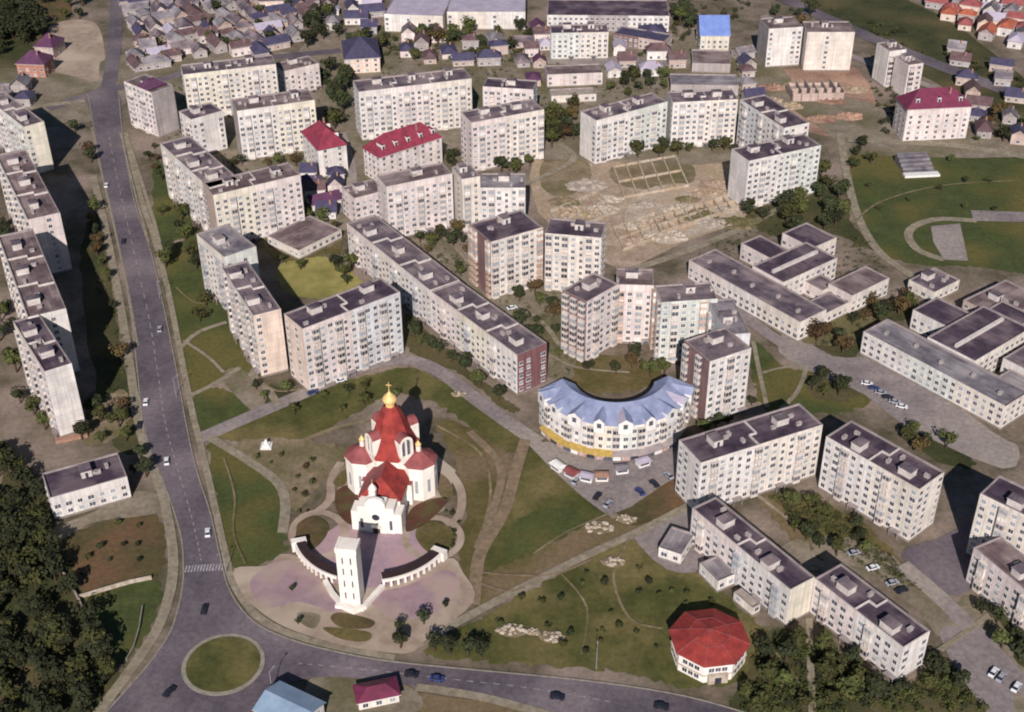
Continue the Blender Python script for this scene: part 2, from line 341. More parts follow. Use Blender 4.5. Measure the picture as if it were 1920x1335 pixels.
gb = MB(); gb.face([(-4000, -600, 0), (4000, -600, 0), (4000, 6000, 0), (-4000, 6000, 0)], 'ground'); tag(gb.build('ground'), kind='structure')
LAWNS = [
 ('grass_green', [(390, 838), (420, 836), (515, 905), (540, 945), (535, 1000), (530, 1040), (440, 1060), (412, 960)]),
 ('grass', [(400, 815), (480, 782), (560, 750), (650, 715), (760, 690), (820, 710), (900, 765), (972, 815), (960, 850), (880, 800), (820, 760), (740, 740), (640, 790), (560, 830), (470, 830)]),
 ('grass_olive', [(820, 790), (880, 800), (950, 850), (960, 870), (940, 960), (895, 1040), (880, 1130), (860, 1060), (872, 940), (850, 860)]),
 ('grass', [(985, 835), (1040, 885), (1105, 935), (1145, 970), (1040, 1010), (905, 1100), (905, 1040), (948, 960), (972, 890)]),
 ('grass_olive', [(895, 1145), (905, 1085), (1000, 1035), (1120, 975), (1195, 975), (1280, 935), (1290, 945), (1190, 1000), (1000, 1092)]),
 ('grass_green', [(960, 980), (1040, 950), (1100, 975), (1060, 1005), (960, 1050)]),
 ('grass', [(900, 1160), (1010, 1100), (1170, 1015), (1250, 1062), (1310, 1075), (1400, 1150), (1450, 1195), (1430, 1260), (1300, 1290), (1180, 1262), (1050, 1250), (900, 1240), (795, 1222)]),
 ('grass_green', [(292, 300), (318, 330), (372, 440), (430, 600), (470, 695), (410, 712), (352, 735), (330, 620), (300, 500), (285, 400)]),
 ('grass_green', [(355, 752), (410, 726), (470, 770), (400, 802), (378, 815)]),
 ('grass_dark', [(478, 760), (500, 722), (560, 728), (640, 690), (720, 672), (640, 700), (560, 738)]),
 ('grass_dark', [(180, 400), (205, 520), (240, 720), (262, 840), (200, 800), (150, 500)]),
 ('grass_brown', [(108, 1015), (180, 985), (290, 965), (300, 1080), (155, 1108)]),
 ('grass_green', [(158, 1116), (296, 1088), (292, 1160), (235, 1240), (195, 1225)]),
 ('grass_green', [(1590, 295), (1700, 285), (1920, 292), (1960, 400), (1950, 505), (1820, 500), (1700, 492), (1640, 465), (1605, 400)]),
 ('grass_green', [(1412, 640), (1480, 690), (1590, 705), (1650, 735), (1600, 770), (1540, 775), (1440, 770), (1415, 720)]),
 ('grass_dark', [(1510, 705), (1555, 692), (1610, 725), (1590, 752), (1525, 745)]),
 ('grass_dark', [(1690, 805), (1745, 800), (1810, 850), (1830, 875), (1760, 868)]),
 ('grass_yellow', [(520, 500), (600, 480), (650, 505), (690, 545), (600, 560), (540, 548)]),
 ('grass_olive', [(500, 440), (620, 420), (640, 470), (600, 480), (520, 490)]),
 ('grass_dark', [(760, 590), (820, 640), (900, 710), (950, 750), (975, 770), (940, 765), (860, 700), (770, 660)]),
 ('grass_brown', [(1160, 940), (1230, 905), (1290, 880), (1290, 945), (1200, 985), (1160, 965)]),
 ('grass_dark', [(1430, 1195), (1480, 1180), (1600, 1240), (1700, 1290), (1760, 1240), (1850, 1335), (1400, 1335), (1400, 1270)]),
 ('grass_dark', [(0, 900), (60, 880), (110, 1010), (160, 1130), (200, 1230), (230, 1280), (190, 1335), (0, 1335)]),
 ('grass_dark', [(0, 0), (95, 0), (100, 60), (80, 100), (0, 130)]),
 ('grass_brown', [(60, 0), (130, 0), (125, 45), (90, 50)]),
 ('grass_dark', [(1500, 0), (1700, 0), (1920, 150), (1920, 250), (1760, 160), (1600, 60)]),
 ('grass_dark', [(620, 100), (680, 110), (660, 240), (600, 230)]),
 ('grass_dark', [(1400, 380), (1540, 330), (1600, 420), (1640, 470), (1560, 440), (1440, 440)]),
 ('grass_dark', [(1500, 640), (1560, 590), (1680, 560), (1720, 590), (1620, 620), (1600, 680), (1520, 650)]),
 ('grass_olive', [(1430, 930), (1500, 930), (1600, 970), (1700, 1060), (1640, 1060), (1520, 1040), (1440, 960)]),
 ('grass_olive', [(1040, 640), (1120, 660), (1240, 690), (1200, 730), (1100, 735), (1030, 700)]),
 ('grass_dark', [(1820, 1120), (1920, 1180), (1960, 1260), (1880, 1230), (1830, 1180)]),
 ('grass_olive', [(770, 1300), (1000, 1335), (1000, 1380), (770, 1380)]),
]
for i, (m, p) in enumerate(LAWNS): sheet('lawn', p, m, .02 + .004 * i)
YARDS = [
 ('sand', [(1000, 300), (1090, 268), (1180, 298), (1390, 295), (1405, 400), (1280, 455), (1160, 505), (1080, 440), (1010, 400)], 'building_site_ground'),
 ('dirt', [(1145, 315), (1200, 300), (1290, 304), (1300, 340), (1240, 355), (1180, 352), (1150, 340)], 'building_site_ground'),
 ('dirt', [(1020, 300), (1080, 280), (1110, 330), (1060, 370), (1015, 350)], 'building_site_ground'),
 ('sand_pale', [(1200, 360), (1300, 345), (1390, 385), (1400, 402), (1290, 448), (1220, 440), (1170, 420)], 'building_site_ground'),
 ('dirt_red', [(1415, 140), (1520, 128), (1610, 130), (1650, 255), (1500, 245), (1420, 205)], 'building_site_ground'),
 ('dirt', [(440, 838), (520, 822), (645, 840), (655, 880), (600, 905), (560, 960), (525, 925)], 'dirt_yard'),
 ('plaza2', [(95, 48), (183, 48), (192, 175), (118, 172), (100, 110)], 'sand_yard'),
 ('yard', [(100, 170), (235, 150), (230, 200), (160, 230), (60, 215)], 'dirt_yard'),
 ('yard', [(1530, 1010), (1600, 1010), (1690, 1060), (1760, 1130), (1840, 1120), (1905, 1230), (1940, 1335), (1880, 1335), (1770, 1200), (1640, 1080), (1540, 1050)], 'dirt_yard'),
 ('asphalt_lot', [(1480, 620), (1560, 668), (1640, 670), (1700, 690), (1860, 810), (1910, 840), (1880, 880), (1700, 800), (1620, 740), (1530, 700), (1460, 660)], 'car_park'),
 ('yard', [(95, 995), (180, 958), (235, 925), (292, 925), (292, 962), (180, 980), (115, 1012)], 'paved_yard'),
 ('yard', [(820, 440), (900, 500), (1070, 560), (1080, 690), (1020, 700), (900, 560), (770, 440)], 'dirt_yard'),
 ('asphalt_lot', [(1010, 835), (1030, 862), (1100, 930), (1155, 962), (1235, 915), (1300, 868), (1300, 820), (1150, 850), (1040, 830)], 'car_park'),
 ('asphalt_lot', [(1185, 1000), (1240, 980), (1300, 950), (1320, 1060), (1250, 1068)], 'car_park'),
 ('asphalt', [(1690, 1040), (1760, 1010), (1840, 980), (1830, 1090), (1770, 1115)], 'car_park'),
 ('asphalt_lot', [(1760, 1190), (1820, 1180), (1880, 1230), (1900, 1335), (1850, 1335)], 'car_park'),
 ('yard', [(1430, 150), (1920, 270), (1920, 295), (1580, 290), (1560, 255)], 'dirt_yard'),
 ('yard', [(200, 110), (600, 110), (700, 300), (640, 440), (560, 440), (300, 250)], 'dirt_yard'),
 ('yard', [(610, 60), (1400, 90), (1410, 290), (1000, 300), (660, 330)], 'dirt_yard'),
 ('asphalt_lot', [(1020, 108), (1270, 110), (1270, 122), (1020, 120)], 'street'),
 ('dirt', [(1540, 560), (1640, 600), (1600, 640), (1500, 640)], 'dirt_yard'),
 ('yard', [(440, 690), (500, 720), (500, 745), (480, 775), (420, 715)], 'paved_yard'),
 ('dirt', [(170, 780), (230, 730), (240, 800), (200, 830), (160, 830)], 'dirt_yard'),
 ('yard', [(1430, 1060), (1500, 1010), (1540, 1050), (1640, 1080), (1560, 1075)], 'dirt_yard'),
 ('yard', [(590, 1268), (760, 1285), (780, 1335), (600, 1345)], 'paved_yard'),
 ('yard', [(0, 130), (160, 150), (170, 210), (60, 240), (0, 200)], 'dirt_yard'),
]
for i, (m, p, nm) in enumerate(YARDS): sheet(nm, p, m, .16 + .004 * i, sm=3, nogo=nm in ('building_site_ground', 'car_park', 'street'))

# main road and roundabout
EL = [(165, 178), (176, 240), (188, 310), (210, 400), (234, 520), (248, 610), (258, 700), (265, 770), (277, 845), (312, 920), (338, 1000), (344, 1060), (341, 1110), (322, 1180), (284, 1240), (232, 1300), (170, 1370)]
ER = [(222, 172), (230, 250), (250, 370), (285, 480), (312, 600), (332, 700), (350, 800), (368, 880), (395, 965), (414, 1050), (432, 1110), (474, 1165), (545, 1200), (640, 1225), (740, 1242), (900, 1258), (1050, 1272), (1180, 1288), (1300, 1310), (1420, 1345), (1500, 1375)]
EB = [(1150, 1375), (1050, 1345), (950, 1318), (800, 1292), (700, 1276), (600, 1270), (520, 1292), (470, 1340), (455, 1375)]
sheet('road', EL + EB[::-1] + ER[::-1], 'asphalt', .28, sm=3, nogo=True)
ribbon('road', [(196, 190), (208, 140), (216, 60), (220, -60)], 8.5, 'asphalt', .272)
ribbon('road', [(90, 205), (190, 172), (300, 150), (420, 120), (640, 95)], 8, 'asphalt', .268)
for e in (EL, ER): ribbon('kerb', e, .45, 'kerb', .42, nogo=False, thick=.14)
isl = [g(419 + 76 * math.cos(a), 1247 + 57 * math.sin(a)) for a in [i * math.pi / 12 for i in range(24)]]
c0 = sum(isl, Vector()) / 24
b = MB(); ring = ngon(40, 12.4, c0.x, c0.y); b.prism(ring, .28, .44, 'kerb'); tag(b.build('roundabout_kerb'), kind='structure')
b = MB(); b.prism(ngon(40, 11.1, c0.x, c0.y), .3, .52, 'grass'); tag(b.build('roundabout_lawn'), kind='structure')
NOGO.append(ngon(20, 13, c0.x, c0.y))
# lane markings
def mid(a, b_, t=.5): return tuple(a[i] + (b_[i] - a[i]) * t for i in (0, 1))
cl = smooth([g(*p) for p in [(203, 250), (222, 345), (246, 450), (278, 590), (296, 700), (309, 790), (333, 880), (362, 980), (378, 1055)]], 14)
mb = MB()
for i in range(0, len(cl) - 1, 2):
    L_, R_ = strip_pts([cl[i], cl[i + 1]], .22); mb.face([R_[0] + Vector((0, 0, .286)), R_[1] + Vector((0, 0, .286)), L_[1] + Vector((0, 0, .286)), L_[0] + Vector((0, 0, .286))], 'paint')
cl2 = smooth([g(*p) for p in [(560, 1245), (700, 1258), (850, 1275), (1000, 1292), (1150, 1318)]], 12)
for i in range(0, len(cl2) - 1, 2):
    L_, R_ = strip_pts([cl2[i], cl2[i + 1]], .22); mb.face([q + Vector((0, 0, .286)) for q in (R_[0], R_[1], L_[1], L_[0])], 'paint')
ca, cb = g(346, 1068), g(420, 1064); n_ = 13
for i in range(n_):
    p = ca.lerp(cb, (i + .25) / n_); q = ca.lerp(cb, (i + .75) / n_); u = Vector((0, 1.6, .286))
    mb.face([p - Vector((0, 1.6, -.286)), q - Vector((0, 1.6, -.286)), q + u, p + u], 'paint')
tag(mb.build('road_markings'), kind='structure')

PATHS = [
 ('street', [(372, 824), (480, 777), (560, 743), (640, 706), (700, 684), (760, 675), (820, 695), (900, 755), (975, 808), (1010, 830)], 6.5, 'asphalt_lot'),
 ('street', [(985, 812), (1040, 870), (1100, 925), (1150, 962)], 5, 'asphalt_lot'),
 ('path', [(985, 825), (968, 880), (945, 960), (902, 1035), (893, 1080), (888, 1135)], 4.2, 'path_brown'),
 ('path', [(880, 810), (930, 860), (940, 900), (920, 970), (895, 1030)], 3, 'path_brown'),
 ('path', [(775, 1214), (890, 1150), (1000, 1092), (1100, 1042), (1200, 996), (1300, 945)], 3.2, 'path'),
 ('path', [(392, 820), (450, 855), (515, 900), (535, 940), (530, 1000)], 3.6, 'path'),
 ('pavement', [(236, 250), (260, 355), (290, 450), (314, 540), (338, 660), (360, 770), (380, 850), (404, 955), (424, 1045), (440, 1100), (484, 1156), (552, 1192), (640, 1216), (740, 1234)], 2.4, 'path'),
 ('pavement', [(175, 330), (196, 420), (220, 540), (240, 660), (256, 770), (275, 850), (300, 910), (320, 1000), (324, 1080), (300, 1170), (250, 1250), (205, 1310), (180, 1345)], 3.4, 'path'),
 ('path', [(240, 262), (268, 350), (290, 420), (304, 480)], 1.8, 'path'),
 ('path', [(338, 655), (370, 625), (425, 605)], 2.2, 'path'),
 ('path', [(352, 745), (400, 722), (450, 690)], 2.2, 'path'),
 ('path', [(345, 640), (390, 670), (420, 700)], 1.4, 'path'),
 ('verge_strip', [(172, 240), (192, 330), (214, 425), (240, 545), (258, 650)], 1.0, 'path'),
 ('verge_strip', [(226, 250), (250, 350), (279, 455)], 1.0, 'path'),
 ('path', [(300, 495), (320, 460), (345, 450)], 2.4, 'path'),
 ('path', [(1517, 1160), (1519, 1230), (1523, 1345)], 2.2, 'path'),
 ('path', [(1412, 640), (1424, 700), (1438, 765)], 1.8, 'path'),
 ('path', [(1512, 690), (1495, 735), (1462, 770)], 1.8, 'path'),
 ('path', [(1430, 700), (1470, 690), (1510, 690)], 1.4, 'path'),
 ('path', [(1575, 250), (1588, 330), (1610, 410), (1650, 475), (1720, 525)], 4, 'path'),
 ('track', [(1830, 415), (1760, 412), (1715, 425), (1703, 445), (1725, 472), (1770, 488)], 4, 'path'),
 ('street', [(1165, 512), (1200, 502), (1260, 482), (1330, 455), (1400, 425)], 4, 'path'),
 ('street', [(1400, 425), (1500, 372), (1560, 340)], 4, 'yard'),
 ('street', [(1590, 262), (1700, 268), (1800, 275), (1930, 296)], 6, 'path'),
 ('street', [(1690, 1060), (1760, 1120), (1840, 1200), (1930, 1300)], 6, 'asphalt_lot'),
 ('street', [(1350, 560), (1430, 620), (1500, 665), (1580, 705)], 6, 'asphalt_lot'),
 ('path', [(1700, 1260), (1770, 1215), (1860, 1150), (1900, 1110)], 2, 'path'),
 ('path', [(520, 760), (505, 735), (470, 700)], 3, 'path'),
 ('path', [(780, 1290), (900, 1308), (1040, 1345)], 3, 'path'),
 ('street', [(1050, 270), (1075, 300), (1000, 340), (940, 360)], 3.4, 'path'),
 ('railway', [(1430, -20), (1560, 40), (1700, 100), (1830, 150), (1960, 200)], 12, 'asphalt'),
 ('street', [(1430, 30), (1560, 90), (1680, 140), (1850, 200), (1960, 240)], 6, 'asphalt_lot'),
 ('path', [(1860, 1000), (1850, 960), (1840, 930)], 3, 'path'),
 ('path', [(700, 790), (640, 800), (560, 830)], 2, 'dirt'),
 ('street', [(640, 250), (660, 330), (640, 400)], 5, 'asphalt_lot'),
 ('street', [(0, 215), (80, 200), (160, 190)], 5, 'path'),
]
PATHS += [('worn_track', p, w_, m) for p, w_, m in [
 ([(905, 1075), (960, 1080), (1040, 1078), (1110, 1050)], .9, 'path_brown'), ([(900, 1095), (950, 1110), (985, 1102)], .8, 'path_brown'),
 ([(1140, 965), (1060, 1000), (1000, 1040)], .8, 'dirt'), ([(1180, 1010), (1150, 1080), (1180, 1160), (1240, 1180)], .9, 'dirt'),
 ([(1050, 1075), (1100, 1140), (1090, 1230)], .7, 'dirt'), ([(420, 860), (440, 930), (438, 1000), (460, 1058)], .8, 'dirt'),
 ([(560, 830), (640, 850), (660, 870)], 1.2, 'dirt'), ([(820, 800), (900, 850), (920, 920), (905, 1000)], 1.0, 'dirt'),
 ([(1600, 420), (1650, 380), (1760, 350), (1900, 340)], 1.0, 'dirt'), ([(480, 700), (520, 735), (600, 722)], .9, 'dirt'),
 ([(1420, 930), (1500, 990), (1600, 1040), (1690, 1100)], 1.4, 'path'), ([(330, 540), (370, 570), (420, 560)], .8, 'dirt'),
 ([(1020, 660), (1080, 690), (1180, 700)], 1.2, 'path'), ([(860, 470), (920, 540), (1010, 600), (1050, 650)], 2.0, 'path'), ([(1440, 1210), (1490, 1270), (1530, 1340)], .9, 'dirt')]]
for i, (nm, p, wd, m) in enumerate(PATHS): ribbon(nm, p, wd, m, .31 + .004 * i)
sheet('grey_court', [(1745, 425), (1800, 420), (1815, 490), (1770, 488), (1750, 455)], 'asphalt_lot', .27, sm=0)
sheet('grey_court', [(1820, 395), (1960, 400), (1960, 418), (1825, 415)], 'asphalt_lot', .27, sm=0)

# church grounds
AX = R(9.0)                                    # axis of the church, tower and arcade
vx = Vector((math.sin(AX), math.cos(AX), 0)); ux = Vector((math.cos(AX), -math.sin(AX), 0))
CO = Vector((-45.8, 339.0, 0))                 # middle of the church's west front
def cw(u, v, z=0): return CO + ux * u + vx * v + Vector((0, 0, z))
ACEN = Vector((-46.6, 338.8, 0)); AR = 26.7
def arc(cen, r, a0, a1, n): return [cen + Vector((math.cos(R(a0 + (a1 - a0) * i / n)), math.sin(R(a0 + (a1 - a0) * i / n)), 0)) * r for i in range(n + 1)]
def wsheet(name, P, m, z):
    b = MB(); P3 = [Vector((p.x, p.y, z)) for p in P]
    for t in tessellate_polygon([P3]):
        q = [P3[i] for i in t]
        if (q[1] - q[0]).cross(q[2] - q[0]).z < 0: q.reverse()
        b.face(q, m)
    return tag(b.build(name), kind='structure')
sheet('plaza', [(440, 1068), (500, 1062), (545, 1040), (700, 1100), (835, 1048), (868, 1075), (888, 1130), (800, 1200), (768, 1226), (700, 1222), (620, 1206), (540, 1180), (480, 1142), (452, 1110)], 'plaza2', .45, nogo=True)
sheet('plaza', [(470, 1090), (540, 1052), (600, 1090), (650, 1130), (630, 1150), (560, 1130), (500, 1140)], 'plaza3', .46)
sheet('plaza', [(690, 1120), (760, 1100), (835, 1070), (862, 1100), (820, 1150), (740, 1160)], 'plaza3', .462)
sheet('flower_bed', [(620, 1160), (640, 1150), (700, 1165), (690, 1180), (640, 1178)], 'grass_brown', .47)
sheet('flower_bed', [(607, 1178), (690, 1186), (688, 1204), (640, 1200)], 'grass_olive', .47)
sheet('flower_bed', [(560, 1150), (600, 1155), (590, 1180), (565, 1170)], 'yard', .47)
wsheet('forecourt', arc(ACEN, AR, -160, -20, 30) + [cw(14, 4), cw(-12, 4)], 'plaza', .48)
NOGO.append([(p.x, p.y) for p in arc(ACEN, AR, -200, 20, 30)])
wsheet('church_apron', [cw(9, -2), cw(13, 6), cw(20, 14), cw(20, 36), cw(10, 45), cw(-10, 45), cw(-19, 36), cw(-19, 14), cw(-12, 6), cw(-10, -2)], 'plaza2', .475)
def loop(cx, cy, rx, ry, n=14): return [(cx + rx * math.cos(2 * math.pi * i / n), cy + ry * math.sin(2 * math.pi * i / n)) for i in range(n)]
ribbon('path', loop(598, 1004, 50, 42), 2.6, 'plaza2', .485, closed=True)
ribbon('path', loop(812, 1010, 52, 38), 2.6, 'plaza2', .487, closed=True)
ribbon('path', [(640, 868), (622, 900), (618, 940), (590, 965)], 3.0, 'plaza2', .49)
ribbon('path', [(800, 868), (840, 885), (865, 925), (860, 970), (835, 985)], 3.0, 'plaza2', .491)
ribbon('path', [(655, 935), (650, 960), (660, 985)], 2, 'plaza2', .489)
sheet('flower_bed', [(630, 925), (655, 912), (672, 935), (672, 975), (655, 985), (632, 960)], 'soil', .50)
sheet('flower_bed', [(768, 960), (800, 940), (838, 935), (830, 955), (795, 985), (762, 998)], 'soil', .50)
sheet('flower_bed', [(558, 985), (590, 970), (615, 985), (610, 1010), (585, 1032), (562, 1020)], 'grass_brown', .50)
sheet('flower_bed', [(785, 990), (815, 980), (848, 995), (850, 1020), (825, 1040), (800, 1035), (780, 1010)], 'grass_olive', .50)
sheet('flower_bed', [(805, 880), (840, 900), (850, 930), (830, 935), (815, 910)], 'grass_olive', .50)
sheet('flower_bed', [(625, 905), (650, 880), (650, 905), (638, 915)], 'grass_olive', .50)

# ------------------------------------------------------------ apartment blocks
def win_mesh(wd, ht, pane):
    b = MB()
    b.box(-wd / 2 - .12, wd / 2 + .12, -.05, .0, -.12, ht + .12, 'frame')
    b.box(-wd / 2, -.05, -.07, -.05, 0, ht, pane); b.box(.05, wd / 2, -.07, -.05, 0, ht, pane)
    b.box(-wd / 2 - .2, wd / 2 + .2, -.22, -.05, -.2, -.12, 'frame')
    return b.mesh('window')
WIN = [win_mesh(1.5, 1.5, 'pane'), win_mesh(1.6, 1.5, 'pane2'), win_mesh(1.5, 1.5, 'pane3'), win_mesh(1.2, 1.5, 'pane'), win_mesh(2.0, 1.6, 'pane2')]
_balc = {}
def balc_mesh(nst, wd, m):
    k = (nst, wd, m)
    if k in _balc: return _balc[k]
    b = MB(); rr = random.Random(nst * 7 + len(_balc))
    for i in range(nst):
        z = .9 + 3 * i
        b.box(-wd / 2, wd / 2, -1.1, 0, z - .15, z + 1.15, m)
        if rr.random() < .72: b.box(-wd / 2 + .05, wd / 2 - .05, -1.02, 0, z + 1.15, z + 2.85, rr.choice(['pane', 'pane2', 'pane3', 'pane3', 'frame']))
        for x in (-wd / 2 + .06, 0, wd / 2 - .06): b.box(x - .07, x + .07, -1.1, -1.0, z + 1.15, z + 2.85, m)
    b.box(-wd / 2 - .1, wd / 2 + .1, -1.2, 0, .9 + 3 * nst - .15, .9 + 3 * nst + .1, m)
    _balc[k] = b.mesh('balcony_stack'); return _balc[k]
hut = MB(); hut.box(-1.8, 1.8, -2.4, 2.4, 0, 2.5, 'hut', 'parapet'); hut.box(-2.0, 2.0, -2.6, 2.6, 2.5, 2.7, 'hut', 'bitumen'); hut.box(-.5, .5, -2.43, -2.4, 0, 2, 'pane'); HUT = hut.mesh('stair_hut')
vn = MB(); vn.box(-.5, .5, -.9, .9, 0, 1.1, 'vent'); vn.box(-.65, .65, -1.05, 1.05, 1.1, 1.25, 'vent'); VENT = vn.mesh('vent')
ent = MB(); ent.box(-1.8, 1.8, -1.8, 0, 2.5, 2.7, 'parapet'); ent.box(-.9, .9, -.12, 0, 0, 2.3, 'pane2'); ent.box(-1.7, -1.5, -1.7, -1.5, 0, 2.5, 'parapet'); ent.box(1.5, 1.7, -1.7, -1.5, 0, 2.5, 'parapet'); ENT = ent.mesh('entrance')
FOOT = []

def rect3(A, B, C, h, dmin=0):
    """plan rectangle of a roof from its left, near and right corners as seen"""
    a, b_, c = g(*A, z=h), g(*B, z=h), g(*C, z=h)
    ab, cb_ = a - b_, c - b_
    if ab.length > cb_.length: ul = ab.normalized(); L = ab.length; o = cb_
    else: ul = cb_.normalized(); L = cb_.length; o = ab
    uw = Vector((-ul.y, ul.x, 0)); W = o.dot(uw)
    if W < 0: uw = -uw; W = -W
    W = max(W, dmin) if dmin else W
    if dmin < 0: W = -dmin
    cen = b_ + ul * L / 2 + uw * W / 2; cen.z = 0
    return cen, math.atan2(ul.y, ul.x), L, W

def block(name, label, A, B, C, h, cols=('cream',), roof='bitumen', pat='WBWS', epat='..W..', depth=0, balc='balc', cat='apartment block', group=None, huts=True, endcol=None, st=3.0, winmax=100, shape=None, div=True):
    rr = random.Random(hash((A, B)) & 0xffff) if False else random.Random(int(A[0] * 31 + B[1] * 7))
    cen, rz, L, W = shape or rect3(A, B, C, h, depth)
    root = empty(name, cen, rz); tag(root, label, cat, group)
    nst = max(1, int((h - 1.4) // st))
    FOOT.append((cen.x, cen.y, rz, L / 2 + 1.5, W / 2 + 1.5))
    wall = MB(); hl, hw = L / 2, W / 2; nsec = max(1, round(L / 22))
    camd = Vector((-cen.x, -cen.y, 0)).normalized()
    sides = [((-hl, -hw), (hl, -hw)), ((hl, -hw), (hl, hw)), ((hl, hw), (-hl, hw)), ((-hl, hw), (-hl, -hw))]
    wins = []; stacks = []; ents = []
    def side(p, q, long_, si):
        p, q = Vector((*p, 0)), Vector((*q, 0)); S_ = (q - p).length; d = (q - p) / S_; nr = Vector((d.y, -d.x, 0))
        segs = nsec if long_ else 1
        cs = cols if long_ else (endcol or (cols[0] if si == 3 else cols[-1]),)
        for k in range(segs):
            a = p + d * S_ * k / segs; e = p + d * S_ * (k + 1) / segs
            idx = k if si == 0 else segs - 1 - k
            m = cs[(idx if long_ else 0) % len(cs)]
            for z0, z1, mm in ((0, .9, 'plinth'), (.9, h, m)):
                wall.face([(a.x, a.y, z0), (e.x, e.y, z0), (e.x, e.y, z1), (a.x, a.y, z1)], mm, [(0, z0 - .9), ((e - a).length, z0 - .9), ((e - a).length, z1 - .9), (0, z1 - .9)])
        # does this side look towards where the photographer is?
        wn = Matrix.Rotation(rz, 3, 'Z') @ nr
        if wn.dot(camd) < -.05: return
        nb = max(1, int(S_ / 3.3)); pt = pat if long_ else epat; bw = S_ / nb
        for i in range(nb):
            ch = pt[i % len(pt)] if long_ else pt[int(i * len(pt) / nb)]
            pos = p + d * (i + .5) * bw; ang = math.atan2(d.y, d.x)
            if ch == 'B': stacks.append((pos, ang))
            elif ch in 'WS':
                for s in range(nst):
                    if ch == 'S' and s == 0: ents.append((pos, ang)); continue
                    z = .9 + st * s + .95 - (0 if ch == 'W' else 1.2)
                    dist = -(s) * .1
                    wins.append((pos + Vector((0, 0, z)), ang, 3 if ch == 'S' else rr.choice([0, 1, 1, 2, 2, 4])))
    for si, (p, q) in enumerate(sides): side(p, q, si in (0, 2), si)
    t = .35
    o4 = [(-hl, -hw), (hl, -hw), (hl, hw), (-hl, hw)]; i4 = [(-hl + t, -hw + t), (hl - t, -hw + t), (hl - t, hw - t), (-hl + t, hw - t)]
    for k in range(4):
        j = (k + 1) % 4
        wall.face([(*o4[k], h), (*o4[j], h), (*i4[j], h), (*i4[k], h)], 'parapet')
        wall.face([(*i4[k], h), (*i4[j], h), (*i4[j], h - .8), (*i4[k], h - .8)], 'parapet')
    wall.build('wall', root)
    rf = MB(); rf.face([(*p, h - .75) for p in i4], roof); ro = rf.build('roof', root)
    rr2 = rr
    if len(wins) > winmax:
        rr.shuffle(wins)
        b = MB(); rest = wins[winmax:]; wins = wins[:winmax]
        for pos, ang, ki in rest:
            me = WIN[ki]; Mx = Matrix.Translation(pos) @ Matrix.Rotation(ang, 4, 'Z')
            for f in me.polygons: b.face([Mx @ me.vertices[v].co for v in f.vertices], me.materials[f.material_index])
        tag(b.build('window', root), kind='stuff')
    for pos, ang, ki in wins: inst(WIN[ki], 'window', root, pos, ang)
    for pos, ang in stacks[:40]:
        inst(balc_mesh(nst, 2.7, balc if not isinstance(balc, (list, tuple)) else balc[rr.randrange(len(balc))]), 'balcony_stack', root, pos, ang)
    for pos, ang in ents[:12]: inst(ENT, 'entrance', root, pos, ang)
    if huts:
        for k in range(nsec):
            x = -hl + (k + .5) * L / nsec + rr.uniform(-2, 2)
            inst(HUT, 'stair_hut', ro, (x, rr.uniform(.05, .25) * W, h - .74), rr.choice([0, math.pi / 2]))
            for q in range(3):
                inst(VENT, 'vent', ro, (x + rr.uniform(-9, 9) * min(1, L / nsec / 22), rr.uniform(-.3, .3) * W, h - .74), rr.choice([0, math.pi / 2]))
            if div and k:
                xx = -hl + k * L / nsec; b = MB()
                b.box(xx - 1.6, xx - 1.3, -hw + t + .01, -W * .05, h - .74, h + .1, 'hut'); b.box(xx - 1.3, xx + 1.3, -W * .05 - .3, -W * .05, h - .74, h + .1, 'hut')
                b.box(xx + 1.3, xx + 1.6, -W * .05 - .3, hw - t - .01, h - .74, h + .1, 'hut'); b.build('roof_divider', ro)
    return root

gW = 'apartment blocks in view'
B_ = block
# west of the main road, one stepped row
B_('apartment_block', 'tall pale block with blank white end wall, nearest in row west of road', (24, 602), (83, 697), (137, 685), 30, ('pink', 'cream', 'white'), 'bitumen_dark', 'WBWS', '.....', endcol='white')
B_('apartment_block', 'tall pale block with brownish roof, second in row west of main road', (-4, 442), (52, 595), (127, 586), 30, ('white', 'teal'), 'bitumen_brown', 'WBWS', '..W..')
B_('apartment_block', 'tall block with pink end wall, third in row west of main road', (-8, 290), (52, 412), (112, 398), 29, ('teal', 'white'), 'bitumen_brown', 'WBWS', '..W..', endcol='pink')
B_('apartment_block', 'tall block with narrow cream end, farthest in row west of main road', (-30, 180), (44, 238), (86, 230), 27, ('teal', 'white'), 'bitumen', 'WBWS', 'W...W', endcol='yellow')
# the block west of the courtyard
B_('apartment_block', 'short block with pale end wall, farthest of the courtyard row by the verge', (368, 438), (420, 482), (483, 464), 28, ('cream', 'white'), 'roof_grey', 'WBWS', 'W.W.W', balc='balc2', endcol='teal')
B_('apartment_block', 'tall cream block with a peach end wall beside the church-side street', (415, 500), (475, 592), (526, 578), 29, ('cream', 'pink'), 'bitumen', 'WBWS', 'W.S.W', endcol='peach')
B_('apartment_block', 'tall block with blue and white panelled front behind the church lawn', (527, 583), (567, 617), (750, 547), 29.5, ('pink', 'blue', 'cream'), 'bitumen_dark', 'WBWWBS', 'W.W.W', depth=-14, balc=('balc', 'balc2'), endcol='peach')
